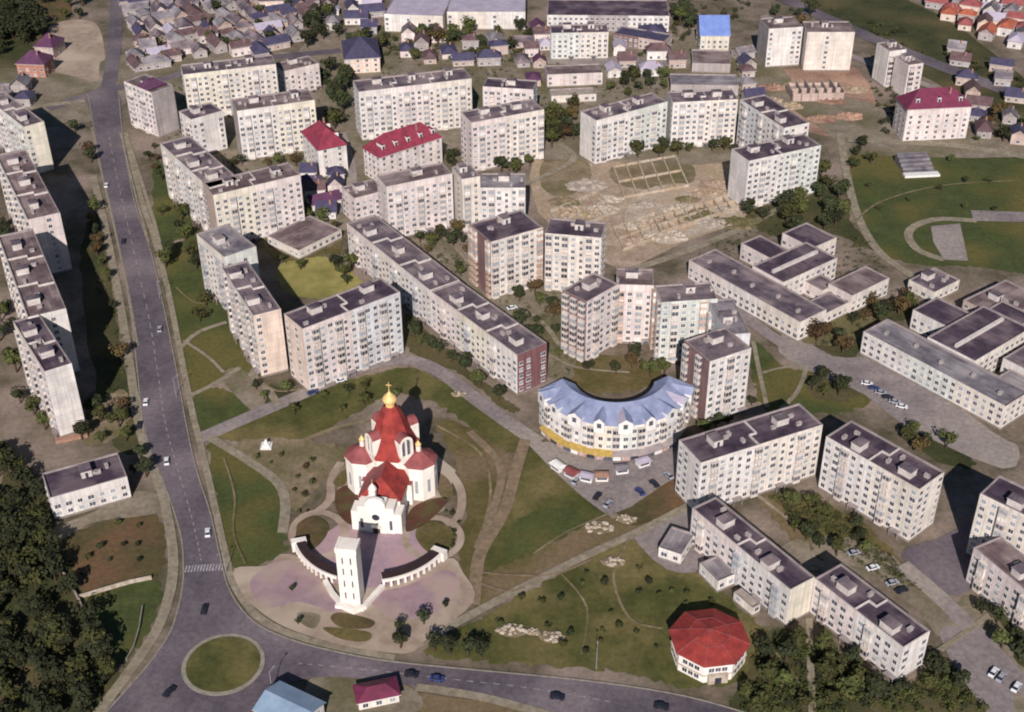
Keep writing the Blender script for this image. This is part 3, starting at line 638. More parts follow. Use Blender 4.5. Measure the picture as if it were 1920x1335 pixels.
# inner west
B_('apartment_block', 'long cream speckled block whose side slants along the road verge', (300, 268), (392, 352), (438, 338), 28, ('cream', 'white', 'cream'), 'bitumen', 'WBWS', '..W..', depth=-15)
B_('apartment_block', 'tall block with yellow, pink and blue front left of the purple kiosk', (370, 330), (399, 366), (563, 327), 28, ('yellow', 'pink', 'blue'), 'bitumen_brown', 'WWBWS', 'W...W', depth=-15, endcol='tan')
B_('apartment_block', 'narrow block with plum pitched roof corner at the junction in the upper left', (232, 152), (284, 174), (326, 160), 26, ('pink', 'cream'), 'bitumen_brown', 'WBW', '.....', endcol='greyw')
o = [c for c in bpy.data.objects if c.get('label', '').startswith('narrow block with plum')][0]
b = MB(); q = [(-8.2, -6.4), (1.5, -6.4), (1.5, 6.4), (-8.2, 6.4)]; b.prism(q, 26.02, 29.2, 'plum', tops=[(-4.5, -2.2), (-2, -2.2), (-2, 2.2), (-4.5, 2.2)]); b.build('pitched_roof', o)
B_('apartment_block', 'block with yellowish front directly below the dense quarter of low roofs', (305, 118), (343, 140), (517, 120), 27, ('yellow', 'cream', 'pink'), 'bitumen', 'WBWWS', 'W...W', depth=-15, endcol='white')
B_('apartment_block', 'tall cream block with grey left end standing left of the crimson roofs', (430, 190), (444, 208), (590, 187), 28, ('white', 'yellow', 'pink'), 'bitumen_brown', 'WBWWBS', '.....', depth=-16, endcol='greyw')
B_('apartment_block', 'pale blue-green gable-fronted block between the slanting long block and the cream block', (335, 208), (358, 224), (409, 218), 22, ('white', 'blue'), 'bitumen_dark', 'W.B', 'W.W', depth=-18)
B_('apartment_block', 'low clutter-roofed block behind the cream block with grey end', (520, 122), (530, 134), (598, 118), 16, ('pink', 'white'), 'bitumen_brown', 'WWS', 'W', depth=-14)
# upper middle
B_('apartment_block', 'very long pale block behind the house with the long crimson roof', (655, 158), (672, 172), (884, 147), 28, ('white', 'pink', 'cream', 'white', 'yellow'), 'bitumen', 'WBWWBS', 'W.W', depth=-16)
B_('apartment_block', 'narrow lilac block right of the very long pale block', (892, 150), (905, 162), (1000, 168), 24, ('pink', 'blue'), 'bitumen_dark', 'WBWS', 'W.W', depth=-13)
B_('apartment_block', 'tall pale pink block standing left of the street into the building site', (862, 208), (884, 230), (1020, 205), 27.5, ('pink', 'cream'), 'bitumen', 'WBWWBS', 'W.W', depth=-15)
B_('apartment_block', 'tall white block above the building site, left of a dark gap', (1105, 212), (1118, 226), (1252, 190), 25, ('white', 'teal', 'cream'), 'bitumen', 'WBWWBS', '..W', depth=-14)
B_('apartment_block', 'tall white block above the building site, right of the dark gap', (1252, 182), (1262, 192), (1384, 186), 26, ('white', 'cream'), 'bitumen', 'WBWWBS', '..W', depth=-14)
B_('apartment_block', 'stepped white block between the building site and its right-hand corner block', (1388, 186), (1470, 240), (1512, 226), 26, ('white', 'blue'), 'bitumen_dark', 'WBWS', 'W.W')
B_('apartment_block', 'tall plain white block with dark roof at the right corner of the building site', (1395, 284), (1404, 302), (1540, 272), 26, ('white', 'teal', 'white'), 'bitumen_dark', 'WWBWS', '...', depth=-15)
# middle
B_('apartment_block', 'tall panelled block with green-tinted right half in the centre of the town', (690, 330), (724, 350), (848, 325), 28, ('pink', 'white', 'teal'), 'bitumen_brown', 'WBWWBS', 'W.W', depth=-13)
B_('apartment_block', 'low pale wing joined to the left of the panelled block in the town centre', (645, 352), (664, 372), (724, 356), 15, ('pink',), 'bitumen_brown', 'WWWS', 'W.W', depth=-14)
B_('apartment_block', 'narrow white tower right of the panelled block, behind a slot of trees', (856, 322), (866, 336), (900, 330), 28, ('cream',), 'bitumen', 'BWB', '.W.', depth=-14)
B_('apartment_block', 'white block with ragged grey roof beside the building site', (893, 338), (900, 352), (985, 352), 26, ('white', 'blue'), 'roof_grey', 'WBWS', '...', depth=-15)
B_('apartment_block', 'tall block with brown end wall on the left, standing behind the long diagonal block', (891, 416), (920, 454), (1018, 426), 28.5, ('cream', 'white'), 'bitumen_dark', 'BWBW', 'B.B', balc=('balc', 'balc3'), endcol='brown')
B_('apartment_block', 'tall cream block joined to the brown-ended one, below the building site rubble', (1010, 420), (1022, 437), (1128, 446), 28.5, ('cream', 'yellow', 'white'), 'bitumen_dark', 'BWBWS', 'W.W', depth=-14)
B_('apartment_block', 'tall block with brown ribbed left end behind the blue roofed crescent', (1070, 535), (1100, 566), (1160, 532), 29, ('pink', 'white'), 'bitumen_dark', 'WBW', 'BBB', endcol='brown', balc=('balc',))
B_('apartment_block', 'set-back pinkish block between two taller ones behind the crescent', (1146, 524), (1156, 533), (1226, 535), 28, ('pink', 'tan'), 'bitumen_brown', 'BWBS', '...', depth=-13, balc=('balc3', 'balc'))
B_('apartment_block', 'tall block with turquoise strip and yellow bays behind the crescent', (1210, 536), (1240, 567), (1346, 560), 29, ('teal', 'yellow', 'blue'), 'bitumen', 'WBW', 'BWB', balc=('balc', 'balc3'), endcol='pink')
B_('apartment_block', 'tall block with brown left wall standing right of the blue roofed crescent', (1282, 638), (1331, 678), (1409, 652), 29, ('white', 'yellow', 'cream'), 'bitumen', 'WWBWS', 'B.B.B', endcol='brown', balc=('balc',), shape=None)
B_('apartment_block', 'grey-roofed block squeezed between the yellow-bayed block and the brown-walled one', (1328, 562), (1360, 628), (1404, 618), 28, ('blue', 'white'), 'roof_grey', 'WBWS', 'W.W')
# the long diagonal bar
B_('apartment_block', 'far half of the long diagonal block, pale side with many small windows', (650, 418), (806, 544), (856, 520), 19, ('white', 'cream', 'pink'), 'bitumen', 'WWBWS', 'W.W', balc=('balc', 'balc2'))
B_('apartment_block', 'near half of the long diagonal block with brick-red end wall', (808, 546), (970, 666), (1022, 640), 19, ('white', 'yellow', 'pink'), 'bitumen', 'WWBWS', 'W.W', endcol='brick', balc=('balc', 'balc2'))
# right
B_('apartment_block', 'eight-storey white block with dark roof beside the black shadow strip', (1304, 846), (1314, 868), (1543, 796), 23, ('white', 'cream', 'white'), 'bitumen_dark', 'WBWWS', 'W.W', depth=-14)
B_('apartment_block', 'eight-storey block slanting down to the right beyond a narrow gap', (1549, 818), (1724, 918), (1778, 888), 23, ('cream', 'white', 'blue', 'cream'), 'bitumen_dark', 'WWBWS', 'W.W')
B_('apartment_block', 'five-storey block with annexes and shops at its left foot', (1298, 952), (1482, 1106), (1526, 1080), 15.5, ('white', 'pink', 'teal'), 'bitumen_dark', 'WBWWS', '...', balc=('balc', 'balc2'), endcol='yellow')
B_('apartment_block', 'five-storey block with very dark roof in the lower right beyond the pale path', (1528, 1084), (1694, 1214), (1746, 1184), 15, ('white', 'pink', 'cream'), 'bitumen_dark', 'WBWWS', 'W.W', balc=('balc', 'balc2'))
B_('apartment_block', 'speckled five-storey block cut by the right edge, lower of two', (1826, 1026), (1950, 1130), (2000, 1105), 15, ('pink', 'teal', 'white'), 'bitumen_brown', 'WBWWS', 'W.W')
B_('apartment_block', 'plain cream block cut by the right edge, upper of two', (1838, 925), (1975, 992), (2020, 960), 26, ('cream', 'yellow'), 'bitumen_dark', 'WWBWS', 'W.W')
B_('apartment_block', 'five-storey white block with grey roof across the top street', (1028, 50), (1034, 62), (1141, 60), 17, ('teal', 'cream'), 'bitumen_dark', 'WWWS', 'W', depth=-14)
B_('apartment_block', 'pale tower block, left of a pair near the railway', (1433, 50), (1442, 54), (1506, 50), 24, ('white', 'cream'), 'bitumen_brown', 'W...W', '...', depth=-18, endcol='greyw')
B_('apartment_block', 'plain cream tower block, right of a pair near the railway', (1508, 56), (1514, 60), (1603, 60), 24, ('cream', 'white'), 'bitumen_brown', '...W.', '...', depth=-18)
B_('apartment_block', 'narrow white and brown block left of the magenta roofed house', (1655, 88), (1668, 96), (1700, 92), 22, ('white', 'tan'), 'bitumen_brown', 'BWB', '...', depth=-14)
B_('apartment_block', 'narrow pink and white block joined behind the magenta roofed house', (1694, 112), (1704, 122), (1732, 118), 20, ('pink', 'tan'), 'bitumen_brown', 'BWB', '...', depth=-14)

# left lower small office
def lowblock(name, label, *a, **k): return block(name, label, *a, cat='building', **k)
lowblock('office_building', 'small dark-roofed white building left of the road, above the paved yard', (70, 884), (93, 934), (238, 893), 10, ('white', 'cream'), 'bitumen_dark', 'WWW', 'W.W', depth=-15, huts=True)

# schools: bars and cross wings on one root
def school(label, A, B, h, wings, cols):
    a, b_ = g(*A, z=h), g(*B, z=h); u = (b_ - a); u.z = 0; L = u.length; u.normalize(); v = Vector((-u.y, u.x, 0))
    rz = math.atan2(u.y, u.x); root = empty('school_building', (b_.x, b_.y, 0), rz); tag(root, label, 'school')
    for (u0, u1, v0, v1, hh, rm) in wings:
        cu, cv = (u0 + u1) / 2, (v0 + v1) / 2; c = Vector((b_.x, b_.y, 0)) + u * cu + v * cv
        sub = block('tmp', 'x', (u0, v0), (u1, v1), None, hh, cols, rm, 'WWWW', 'WWWW', shape=(c, rz, u1 - u0, v1 - v0), huts=False, winmax=26)
        for ch in list(sub.children):
            ch.parent = root; ch.location = ch.location + Vector((cu, cv, 0))
            if ch.name.startswith('wall'): ch.name = 'wing_wall'
        bpy.data.objects.remove(sub)
    b = MB(); w_ = wings[1]; zz = w_[4] - .7
    b.box((w_[0] + w_[1]) / 2 - .6, (w_[0] + w_[1]) / 2 + .6, w_[2] + 3, w_[3] - 3, zz, zz + 1.4, 'hut'); b.build('roof_light', root)
    for k in range(5): inst(VENT, 'vent', root, (-L * (k + .5) / 5, 6 + (k % 2) * 2, h - .74))
    return root
school('three-winged school with dark flat roofs beside the car park, left of two', (1292, 487), (1500, 604), 10,
       [(-64.2, 0, 0, 16, 10, 'bitumen'), (-42, -24, 16.01, 50, 11.5, 'bitumen_dark'), (-14, -1, 33, 57, 9.5, 'bitumen_brown'), (-13, -2, 16.02, 32.9, 6, 'bitumen'),
        (-56, -38, 50.01, 66, 10, 'bitumen_dark'), (-24, -14.1, 30, 40, 7, 'bitumen'), (-62, -43, 30, 42, 9, 'bitumen_dark')], ('pink', 'white', 'cream'))
school('large school with plum-grey roofs cut by the right edge, right of two', (1619, 621), (1886, 762), 11,
       [(-65.4, 0, 0, 15, 11, 'roof_grey'), (-46, -24, 15.01, 52, 12, 'bitumen_dark'), (-64, -46.1, 30, 46, 10, 'bitumen_dark'), (-20, -4, 28, 60, 10, 'bitumen'), (-16, -4, 15.02, 27.9, 7, 'roof_grey'), (-46, -30, 52.01, 66, 9, 'bitumen_dark')], ('white', 'teal', 'cream'))
lowblock('kindergarten', 'small grey-roofed building on the green between the two schools', (1712, 520), (1752, 548), (1800, 524), 6, ('cream',), 'bitumen', 'WWW', 'WWW')
lowblock('workshop', 'low building with mixed roofs behind the large school at the right edge', (1842, 545), (1880, 600), (1960, 560), 8, ('tan', 'pink'), 'bitumen_brown', 'WWW', 'WWW')
lowblock('warehouse', 'long two-stepped white building below the top street', (1020, 132), (1026, 140), (1130, 136), 8, ('pink', 'cream'), 'bitumen_brown', 'W...', '...', depth=-14, huts=False)
lowblock('warehouse', 'low white annex in front of the long two-stepped building', (1026, 172), (1034, 180), (1118, 176), 5, ('cream',), 'concrete', 'W.W', '...', depth=-10, huts=False)
lowblock('factory_hall', 'long lavender-roofed hall in the top middle, left half', (715, 14), (720, 26), (830, 30), 12, ('white', 'cream'), 'roof_pale', 'W...', '...', depth=-34, huts=False)
lowblock('factory_hall', 'long lavender-roofed hall in the top middle, right half', (834, 8), (838, 22), (985, 22), 12, ('cream', 'white'), 'roof_pale', 'W...', '...', depth=-38, huts=False)
lowblock('factory_hall', 'wide purple-roofed hall behind the top street block', (1022, 20), (1026, 28), (1255, 30), 11, ('white', 'greyw', 'white'), 'bitumen_dark', 'WWWW', 'W', depth=-30, huts=False)
lowblock('garage_row', 'brick-coloured two storey building beside the top street block', (1145, 55), (1150, 62), (1245, 78), 8, ('brown', 'tan'), 'slate', 'WWW', 'W', depth=-14, huts=False)
lowblock('warehouse', 'long low grey-roofed shed below the yellow building', (1255, 148), (1258, 158), (1385, 160), 7, ('greyw',), 'roof_grey', 'W...', '...', depth=-16, huts=False)
lowblock('warehouse', 'dark flat shed between the trees and the grey-roofed shed', (1292, 108), (1298, 118), (1370, 120), 6, ('greyw',), 'bitumen_brown', '....', '...', depth=-22, huts=False)
lowblock('courtyard_building', 'low flat-roofed building behind the yellow courtyard pitch', (505, 440), (560, 470), (640, 430), 5, ('cream', 'yellow'), 'bitumen_brown', 'WWW', 'W.W', huts=False)
lowblock('shop_annex', 'white single-storey annex at the foot of the five-storey block', (1245, 1010), (1278, 1040), (1302, 1000), 5, ('white',), 'roof_grey', 'WWW', 'W', huts=False)
lowblock('shop_annex', 'white flat annex jutting from the five-storey block above the octagonal house', (1312, 1055), (1346, 1090), (1372, 1068), 5, ('white',), 'roof_grey', 'W.W', 'W', huts=False)
lowblock('shop_annex', 'low concrete annex along the foot of the five-storey block', (1376, 1110), (1412, 1140), (1424, 1130), 4, ('cream',), 'concrete', 'W.W', 'W', huts=False)
lowblock('service_building', 'small flat building in the green yard left of the crimson-roofed pair', (700, 408), (730, 425), (790, 405), 4, ('tan',), 'bitumen', 'W.W', 'W', huts=False)

# ------------------------------------------------------------ pitched roof houses
LAST = ['']
def house(name, label, c, w_, d_, h, rh, rz, wall, roof, kind='gable', nw=3, group=None, cat='house', over=.6, chim=True, world=None, dormers=0, floors=None):
    p = world or g(*c, z=h); root = empty(name, (p.x, p.y, 0), rz); tag(root, label, cat, group); LAST[0] = root.name
    FOOT.append((p.x, p.y, rz, w_ / 2 + 1, d_ / 2 + 1))
    x, y = w_ / 2, d_ / 2
    b = MB(); b.prism([(-x, -y), (x, -y), (x, y), (-x, y)], 0, h, wall)
    if kind == 'gable':
        b.face([(-x, -y, h), (-x, y, h), (-x, 0, h + rh)][::-1], wall); b.face([(x, -y, h), (x, y, h), (x, 0, h + rh)], wall)
    b.build('wall', root)
    X, Y = x + over, y + over; z0 = h - over * rh / y * (kind == 'gable') ; r = MB(); t = .18
    ins = 0 if kind == 'gable' else (Y if X > Y * 1.05 else X * .98)
    ra, rb = (-X + ins, 0, h + rh + .02), (X - ins, 0, h + rh + .02); z0 = max(z0, h - .5) + .02
    for up in (t, 0):
        q = lambda v: (v[0], v[1], v[2] + up)
        r.face([q((-X, -Y, z0)), q((X, -Y, z0)), q(rb), q(ra)], roof); r.face([q((X, Y, z0)), q((-X, Y, z0)), q(ra), q(rb)], roof)
        if kind != 'gable': r.face([q((X, -Y, z0)), q((X, Y, z0)), q(rb)], roof); r.face([q((-X, Y, z0)), q((-X, -Y, z0)), q(ra)], roof)
    for a_, b__ in (((-X, -Y), (X, -Y)), ((X, Y), (-X, Y))): r.face([(*a_, z0), (*b__, z0), (*b__, z0 + t), (*a_, z0 + t)], 'frame')
    ro = r.build('roof', root)
    if chim: cb2 = MB(); cb2.box(w_ * .18, w_ * .18 + .8, -d_ * .15 - .4, -d_ * .15 + .4, h + rh * .3, h + rh + 1, 'bricks'); cb2.build('chimney', ro)
    nf = floors or max(1, int(h / 3))
    camd = Vector((-p.x, -p.y)).normalized()
    for (px, py, dx, ang, n) in ((0, -y, x, 0, nw), (x, 0, y, math.pi / 2, max(1, nw // 2)), (-x, 0, y, -math.pi / 2, max(1, nw // 2)), (0, y, x, math.pi, nw)):
        nx, ny = math.sin(ang + rz), -math.cos(ang + rz)
        if nx * camd.x + ny * camd.y < 0: continue
        for i in range(n):
            for f in range(nf):
                o = (-1 + 2 * (i + .5) / n) * dx
                inst(WIN[(i + f) % 4], 'window', root, (px + o * math.cos(ang), py + o * math.sin(ang), 1 + 3 * f), ang)
    for k in range(dormers):
        dm = MB(); xx = -x + (k + .5) * w_ / dormers; dm.box(xx - .9, xx + .9, -y * .75, -y * .1, h + rh * .2, h + rh * .62, 'frame', roof); dm.box(xx - .6, xx + .6, -y * .76, -y * .75, h + rh * .3, h + rh * .55, 'pane'); dm.build('dormer', ro)
    return root

# named pitched houses
def bhouse(name, label, A, B, C, h, rh, wall, roof, kind='hip', depth=0, **k):
    cen, rz, L, W = rect3(A, B, C, h, depth); return house(name, label, None, L, W, h, rh, rz, wall, roof, kind, world=cen, **k)
bhouse('crimson_roofed_house', 'white house with steep crimson hipped roof, shorter one of the pair', (566, 248), (596, 282), (652, 262), 15, 8, 'white', 'red2', depth=-15, nw=4, dormers=2, floors=5)
bhouse('crimson_roofed_house', 'long white house with crimson roof and dark dormers, longer one of the pair', (690, 262), (712, 296), (828, 258), 15, 8, 'pink', 'red2', depth=-15, nw=8, dormers=5, floors=5)
bhouse('magenta_roofed_house', 'pink and white house with magenta roof at the upper right', (1692, 192), (1702, 206), (1822, 200), 18, 8, 'pink', 'magenta', depth=-16, nw=7, dormers=3, floors=5)
bhouse('yellow_house', 'yellow building with a bright blue roof near the top', (1308, 60), (1314, 66), (1368, 66), 12, 8, 'yellow', 'blue_roof2', 'gable', depth=-24, nw=5, floors=3, chim=False)
bhouse('teal_roofed_shed', 'pale blue sheet-roofed building at the bottom edge below the roundabout', (478, 1330), (560, 1370), (600, 1315), 6, 2, 'white', 'teal_roof', 'gable', nw=4, chim=False)
bhouse('small_shop', 'low shop with wide magenta roof at the bottom edge', (640, 1292), (672, 1318), (748, 1302), 3.4, 2, 'cream', 'magenta', 'hip', nw=3, chim=False)
bhouse('orange_house', 'orange-walled house with dark plum roof in the upper left', (22, 108), (30, 120), (82, 122), 8, 6, 'rust', 'plum', 'hip', depth=-14, nw=4)
bhouse('wing_house', 'dark plum roofed wing behind the orange-walled house', (60, 78), (64, 88), (98, 90), 7, 6, 'tan', 'plum', 'hip', depth=-16, nw=2)
bhouse('slate_roofed_house', 'broad house with large dark slate roof above the left long block', (640, 100), (646, 112), (712, 108), 9, 8, 'peach', 'slate', 'hip', depth=-30, nw=4, chim=False)
bhouse('slate_roofed_house', 'dark slate roofed shed at the right end of the top street', (1205, 62), (1208, 68), (1252, 66), 6, 4, 'tan', 'slate', 'hip', depth=-18, nw=3, chim=False)
bhouse('small_house', 'low house with purple sheet roof right of the yellow-fronted block', (574, 372), (585, 384), (640, 372), 4, 3, 'cream', 'plum', 'gable', nw=3)
bhouse('stone_house', 'peach-walled house at the edge of the street in the top middle', (480, -5), (486, 2), (535, 0), 8, 4, 'peach', 'roof_brown', 'gable', depth=-16, nw=3)

rr = random.Random(3)
def scatter_houses(poly, n, roofs, walls, label_fmt, group, smin=8, smax=14, gap=11, rz0=0.2):
    P = [g(*p) for p in poly]; xs = [p.x for p in P]; ys = [p.y for p in P]; pts = []
    tries = 0
    while len(pts) < n and tries < 6000:
        tries += 1
        q = Vector((rr.uniform(min(xs), max(xs)), rr.uniform(min(ys), max(ys)), 0))
        if not inside(q, P) or any((q - o).length < gap for o in pts) or blocked(q, 4): continue
        pts.append(q)
        rf = rr.choice(roofs); wd = rr.uniform(smin, smax)
        house('house', label_fmt.format(RN[rf]), None, wd, rr.uniform(7, 9), rr.uniform(3.2, 6), rr.uniform(2.4, 4), rz0 + rr.choice([0, math.pi / 2]) + rr.uniform(-.12, .12), rr.choice(walls), rf, rr.choice(['gable', 'gable', 'hip']), nw=3, group=group, world=q, chim=rr.random() < .6); ranked(bpy.data.objects[LAST[0]], RN[rf] + '-roofed house', group.split(' ', 1)[1])
RN = dict(roof_brown='brown', slate='dark slate', roof_pale='pale sheet metal', red_old='faded red', roof_orange='orange', bitumen='grey', red='red', plum='plum', roof_grey='light grey')
def blocked(p, pad=0):
    for (cx, cy, rz, hl, hw) in FOOT:
        dx, dy = p[0] - cx, p[1] - cy; c, s = math.cos(-rz), math.sin(-rz)
        if abs(dx * c - dy * s) < hl + pad and abs(dx * s + dy * c) < hw + pad: return True
    return any(inside(p, q) for q in NOGO)
scatter_houses([(240, 0), (600, 0), (560, 70), (520, 105), (400, 100), (250, 140)], 165, ['roof_brown', 'roof_brown', 'slate', 'roof_pale', 'bitumen', 'bitumen', 'roof_grey', 'roof_grey'], ['greyw', 'pink', 'tan', 'greyw'],
               'small house with {} roof packed into the dense quarter at the top left', 'houses in the dense quarter at the top left', 9, 17, 9.5, .5)
scatter_houses([(1740, 0), (1920, 0), (1920, 100), (1850, 80), (1770, 30)], 42, ['red_old', 'roof_orange', 'roof_pale', 'roof_brown', 'red_old', 'roof_grey'], ['peach', 'greyw', 'white'],
               'village house with {} roof in the top right corner', 'houses in the top right corner', 9, 15, 11, -.4)
scatter_houses([(610, 0), (700, 0), (700, 70), (620, 60)], 10, ['roof_pale', 'slate', 'roof_grey', 'roof_brown'], ['greyw', 'white'],
               'shed with {} roof among trees left of the lavender-roofed halls', 'sheds left of the lavender-roofed halls', 9, 16, 15, .1)
scatter_houses([(740, 70), (1010, 85), (1015, 120), (900, 125), (760, 110)], 14, ['roof_brown', 'slate', 'bitumen', 'roof_grey'], ['tan', 'pink', 'greyw'],
               'low shed with {} roof between the trees and the very long pale block', 'low sheds behind the very long pale block', 8, 14, 14, .1)
scatter_houses([(1150, 85), (1270, 90), (1270, 150), (1150, 140)], 6, ['slate', 'roof_pale', 'roof_brown'], ['tan', 'white'],
               'shed with {} roof below the right part of the top street', 'sheds below the right part of the top street', 9, 15, 16, 0)
scatter_houses([(1790, 100), (1920, 140), (1920, 270), (1840, 260)], 14, ['roof_grey', 'roof_brown', 'slate'], ['greyw', 'tan'],
               'outbuilding with {} roof between the railway and the street on the right', 'outbuildings by the railway on the right', 8, 13, 16, -.3)
scatter_houses([(0, 170), (60, 170), (60, 195), (0, 195)], 4, ['slate', 'roof_grey'], ['greyw'],
               'low shed with {} roof behind the row west of the main road', 'low sheds behind the row west of the road', 8, 12, 11, -.1)

scatter_houses([(570, 335), (665, 335), (655, 405), (572, 405)], 6, ['bitumen', 'roof_brown', 'roof_pale', 'slate'], ['pink', 'white'],
               '', 'sheds in the gap left of the town-centre block', 6, 10, 9, .1)
scatter_houses([(1000, 60), (1025, 60), (1025, 190), (990, 190)], 5, ['plum', 'roof_pale', 'roof_brown'], ['pink', 'tan'],
               '', 'sheds left of the two-stepped white building', 7, 11, 12, .1)
scatter_houses([(1380, 100), (1430, 100), (1430, 200), (1390, 200)], 6, ['roof_brown', 'slate', 'roof_grey'], ['tan', 'greyw'],
               '', 'sheds left of the reddish building site', 7, 12, 12, .3)
# octagonal red-roofed building
oc = Vector((58.3, 282.3, 0)); FOOT.append((oc.x, oc.y, 0, 13, 13))
root = empty('octagonal_house', oc, R(8)); tag(root, 'eight-sided cream building with wide red roof standing alone on the lawn', 'pavilion')
b = MB(); b.prism(ngon(8, 11.2, ph=R(22.5)), 0, 7.5, 'church'); b.prism(ngon(8, 11.5, ph=R(22.5)), 2.9, 3.2, 'rubble'); b.build('wall', root)
b = MB(); b.prism(ngon(8, 12.3, ph=R(22.5)), 7.5, 7.8, 'red_old', 'red'); b.prism(ngon(8, 12.2, ph=R(22.5)), 7.8, 9.8, 'red', tops=ngon(8, 6.2, ph=R(22.5)), cap=False); b.cone(ngon(8, 6.2, ph=R(22.5)), 9.8, (0, 0, 11.2), 'red')
for k in range(8): a = R(22.5 + 45 * k); b.tube((12.2 * math.cos(a), 12.2 * math.sin(a), 7.85), (6.2 * math.cos(a), 6.2 * math.sin(a), 9.85), .14, .14, 'red_old', 4); b.tube((6.2 * math.cos(a), 6.2 * math.sin(a), 9.85), (0, 0, 11.25), .14, .1, 'red_old', 4)
for k in range(8): a, a2 = R(22.5 + 45 * k), R(67.5 + 45 * k); b.tube((6.2 * math.cos(a), 6.2 * math.sin(a), 9.85), (6.2 * math.cos(a2), 6.2 * math.sin(a2), 9.85), .14, .14, 'red_old', 4)
ro = b.build('roof', root)
for i in range(8):
    a = i * math.pi / 4 + math.pi / 4
    for zf in (.9, 4.2):
        for s in (-2, 0, 2):
            inst(WIN[(i + int(zf)) % 2], 'window', root, (10.36 * math.cos(a) - s * math.sin(a), 10.36 * math.sin(a) + s * math.cos(a), zf), a + math.pi / 2)
b = MB(); b.box(-3, 3, -11.4, -9, 0, 3.6, 'rubble'); b.box(-1, 1, -11.45, -11.4, .1, 2.6, 'pane'); b.build('porch', root)

# blue-roofed crescent
cc = Vector((38.0, 406.9, 0)); Ro, Ri, ch_ = 28.9, 15.5, 15.0
a0, a1, nn = -166, -10, 26
root = empty('crescent_building', cc, 0); tag(root, 'curved white building with scalloped blue roof and shops at its foot', 'building')
for k in range(0, nn): NOGO.append([((cc + q).x, (cc + q).y) for q in [Vector((math.cos(R(a0 + (a1 - a0) * j / nn)), math.sin(R(a0 + (a1 - a0) * j / nn)), 0)) * r_ for j, r_ in ((k, Ri - 1), (k + 1, Ri - 1), (k + 1, Ro + 4), (k, Ro + 4))]])
def pol(r, a, z): return (r * math.cos(R(a)), r * math.sin(R(a)), z)
b = MB(); da = (a1 - a0) / nn; u = 0
for k in range(nn):
    p, q = a0 + k * da, a0 + (k + 1) * da; l = 2.95
    m = ['teal', 'white', 'white', 'yellow'][(k // 3) % 4]
    b.face([pol(Ro, p, 0), pol(Ro, q, 0), pol(Ro, q, ch_), pol(Ro, p, ch_)], m, [(u, 0), (u + l, 0), (u + l, ch_), (u, ch_)])
    b.face([pol(Ri, q, 0), pol(Ri, p, 0), pol(Ri, p, ch_), pol(Ri, q, ch_)], 'cream', [(u, 0), (u + l, 0), (u + l, ch_), (u, ch_)]); u += l
for a, s in ((a0, 1), (a1, -1)):
    f = [pol(Ri, a, 0), pol(Ro, a, 0), pol(Ro, a, ch_), pol(Ri, a, ch_)]; b.face(f if s > 0 else f[::-1], 'white', [(0, 0), (13, 0), (13, ch_), (0, ch_)])
b.build('wall', root)
b = MB(); Rm = Ri + 4.5
for k in range(nn):
    p, q = a0 + k * da, a0 + (k + 1) * da
    b.face([pol(Ro + .7, p, ch_), pol(Ro + .7, q, ch_), pol(Rm, q, ch_ + 3.6), pol(Rm, p, ch_ + 3.6)], 'blue_roof')
    b.face([pol(Rm, p, ch_ + 3.6), pol(Rm, q, ch_ + 3.6), pol(Ri - .5, q, ch_ + .2), pol(Ri - .5, p, ch_ + .2)], 'blue_roof')
for a in (a0, a1): b.face([pol(Ro, a, ch_), pol(Rm, a, ch_ + 3.6), pol(Ri, a, ch_)], 'white')
ro = b.build('roof', root)
for k, a in enumerate([-156, -140, -122, -104, -86, -68, -50, -34, -20]):   # gabled white dormers breaking the eaves
    b = MB(); hw_ = 1.9 if k % 2 else 2.6
    b.prism([(-hw_, -1.2), (hw_, -1.2), (hw_, 1.6), (-hw_, 1.6)], 12.0, 16.4, 'frame')
    b.face([(-hw_, -1.2, 16.4), (hw_, -1.2, 16.4), (0, -1.2, 18)], 'frame')
    b.face([(-hw_ - .2, -1.35, 16.3), (0, -1.35, 18.1), (0, 7, 18.1), (-hw_ - .2, 7, 16.3)], 'roof_pale' if k % 3 == 1 else 'blue_roof'); b.face([(0, -1.35, 18.1), (hw_ + .2, -1.35, 16.3), (hw_ + .2, 7, 16.3), (0, 7, 18.1)], 'blue_roof')
    b.box(-.8, .8, -1.26, -1.21, 14, 16, 'pane2'); b.build('dormer', ro, pol(Ro, a, 0), R(a + 90))
for k in range(nn):
    a = a0 + (k + .5) * da
    rad = Ro * math.cos(R(da / 2)) 
    for f in range(1, 4): inst(WIN[(k * 3 + f) % 4], 'window', root, pol(rad, a, 1.2 + 3.3 * f), R(a + 90))
for k, a in enumerate([-150, -128, -110, -92, -74, -56, -38, -24]):
    inst(balc_mesh(3, 2.7, 'balc'), 'balcony_stack', root, pol(Ro - .1, a, 3.4), R(a + 90))
b = MB()
for k in range(2, nn - 6):
    p, q = a0 + k * da, a0 + (k + 1) * da; m = 'awning' if k < 12 else 'parapet'
    b.face([pol(Ro + 2.4, p, 3.0), pol(Ro + 2.4, q, 3.0), pol(Ro, q, 3.8), pol(Ro, p, 3.8)], m)
    b.face([pol(Ro + 2.4, p, 2.4), pol(Ro + 2.4, q, 2.4), pol(Ro + 2.4, q, 3.0), pol(Ro + 2.4, p, 3.0)], m)
b.build('shop_awning', root)
b = MB()
for k in range(2, nn - 6):
    p, q = a0 + k * da, a0 + (k + 1) * da
    b.face([pol(Ro + 1.6, p + .4, 0), pol(Ro + 1.6, q - .4, 0), pol(Ro + 1.6, q - .4, 2.9), pol(Ro + 1.6, p + .4, 2.9)], ['shop', 'pane2', 'frame', 'shop', 'pane'][k % 5])
    b.face([pol(Ro, p, .1), pol(Ro + 1.6, p + .4, .1), pol(Ro + 1.6, p + .4, 2.9), pol(Ro, p, 2.9)], 'frame')
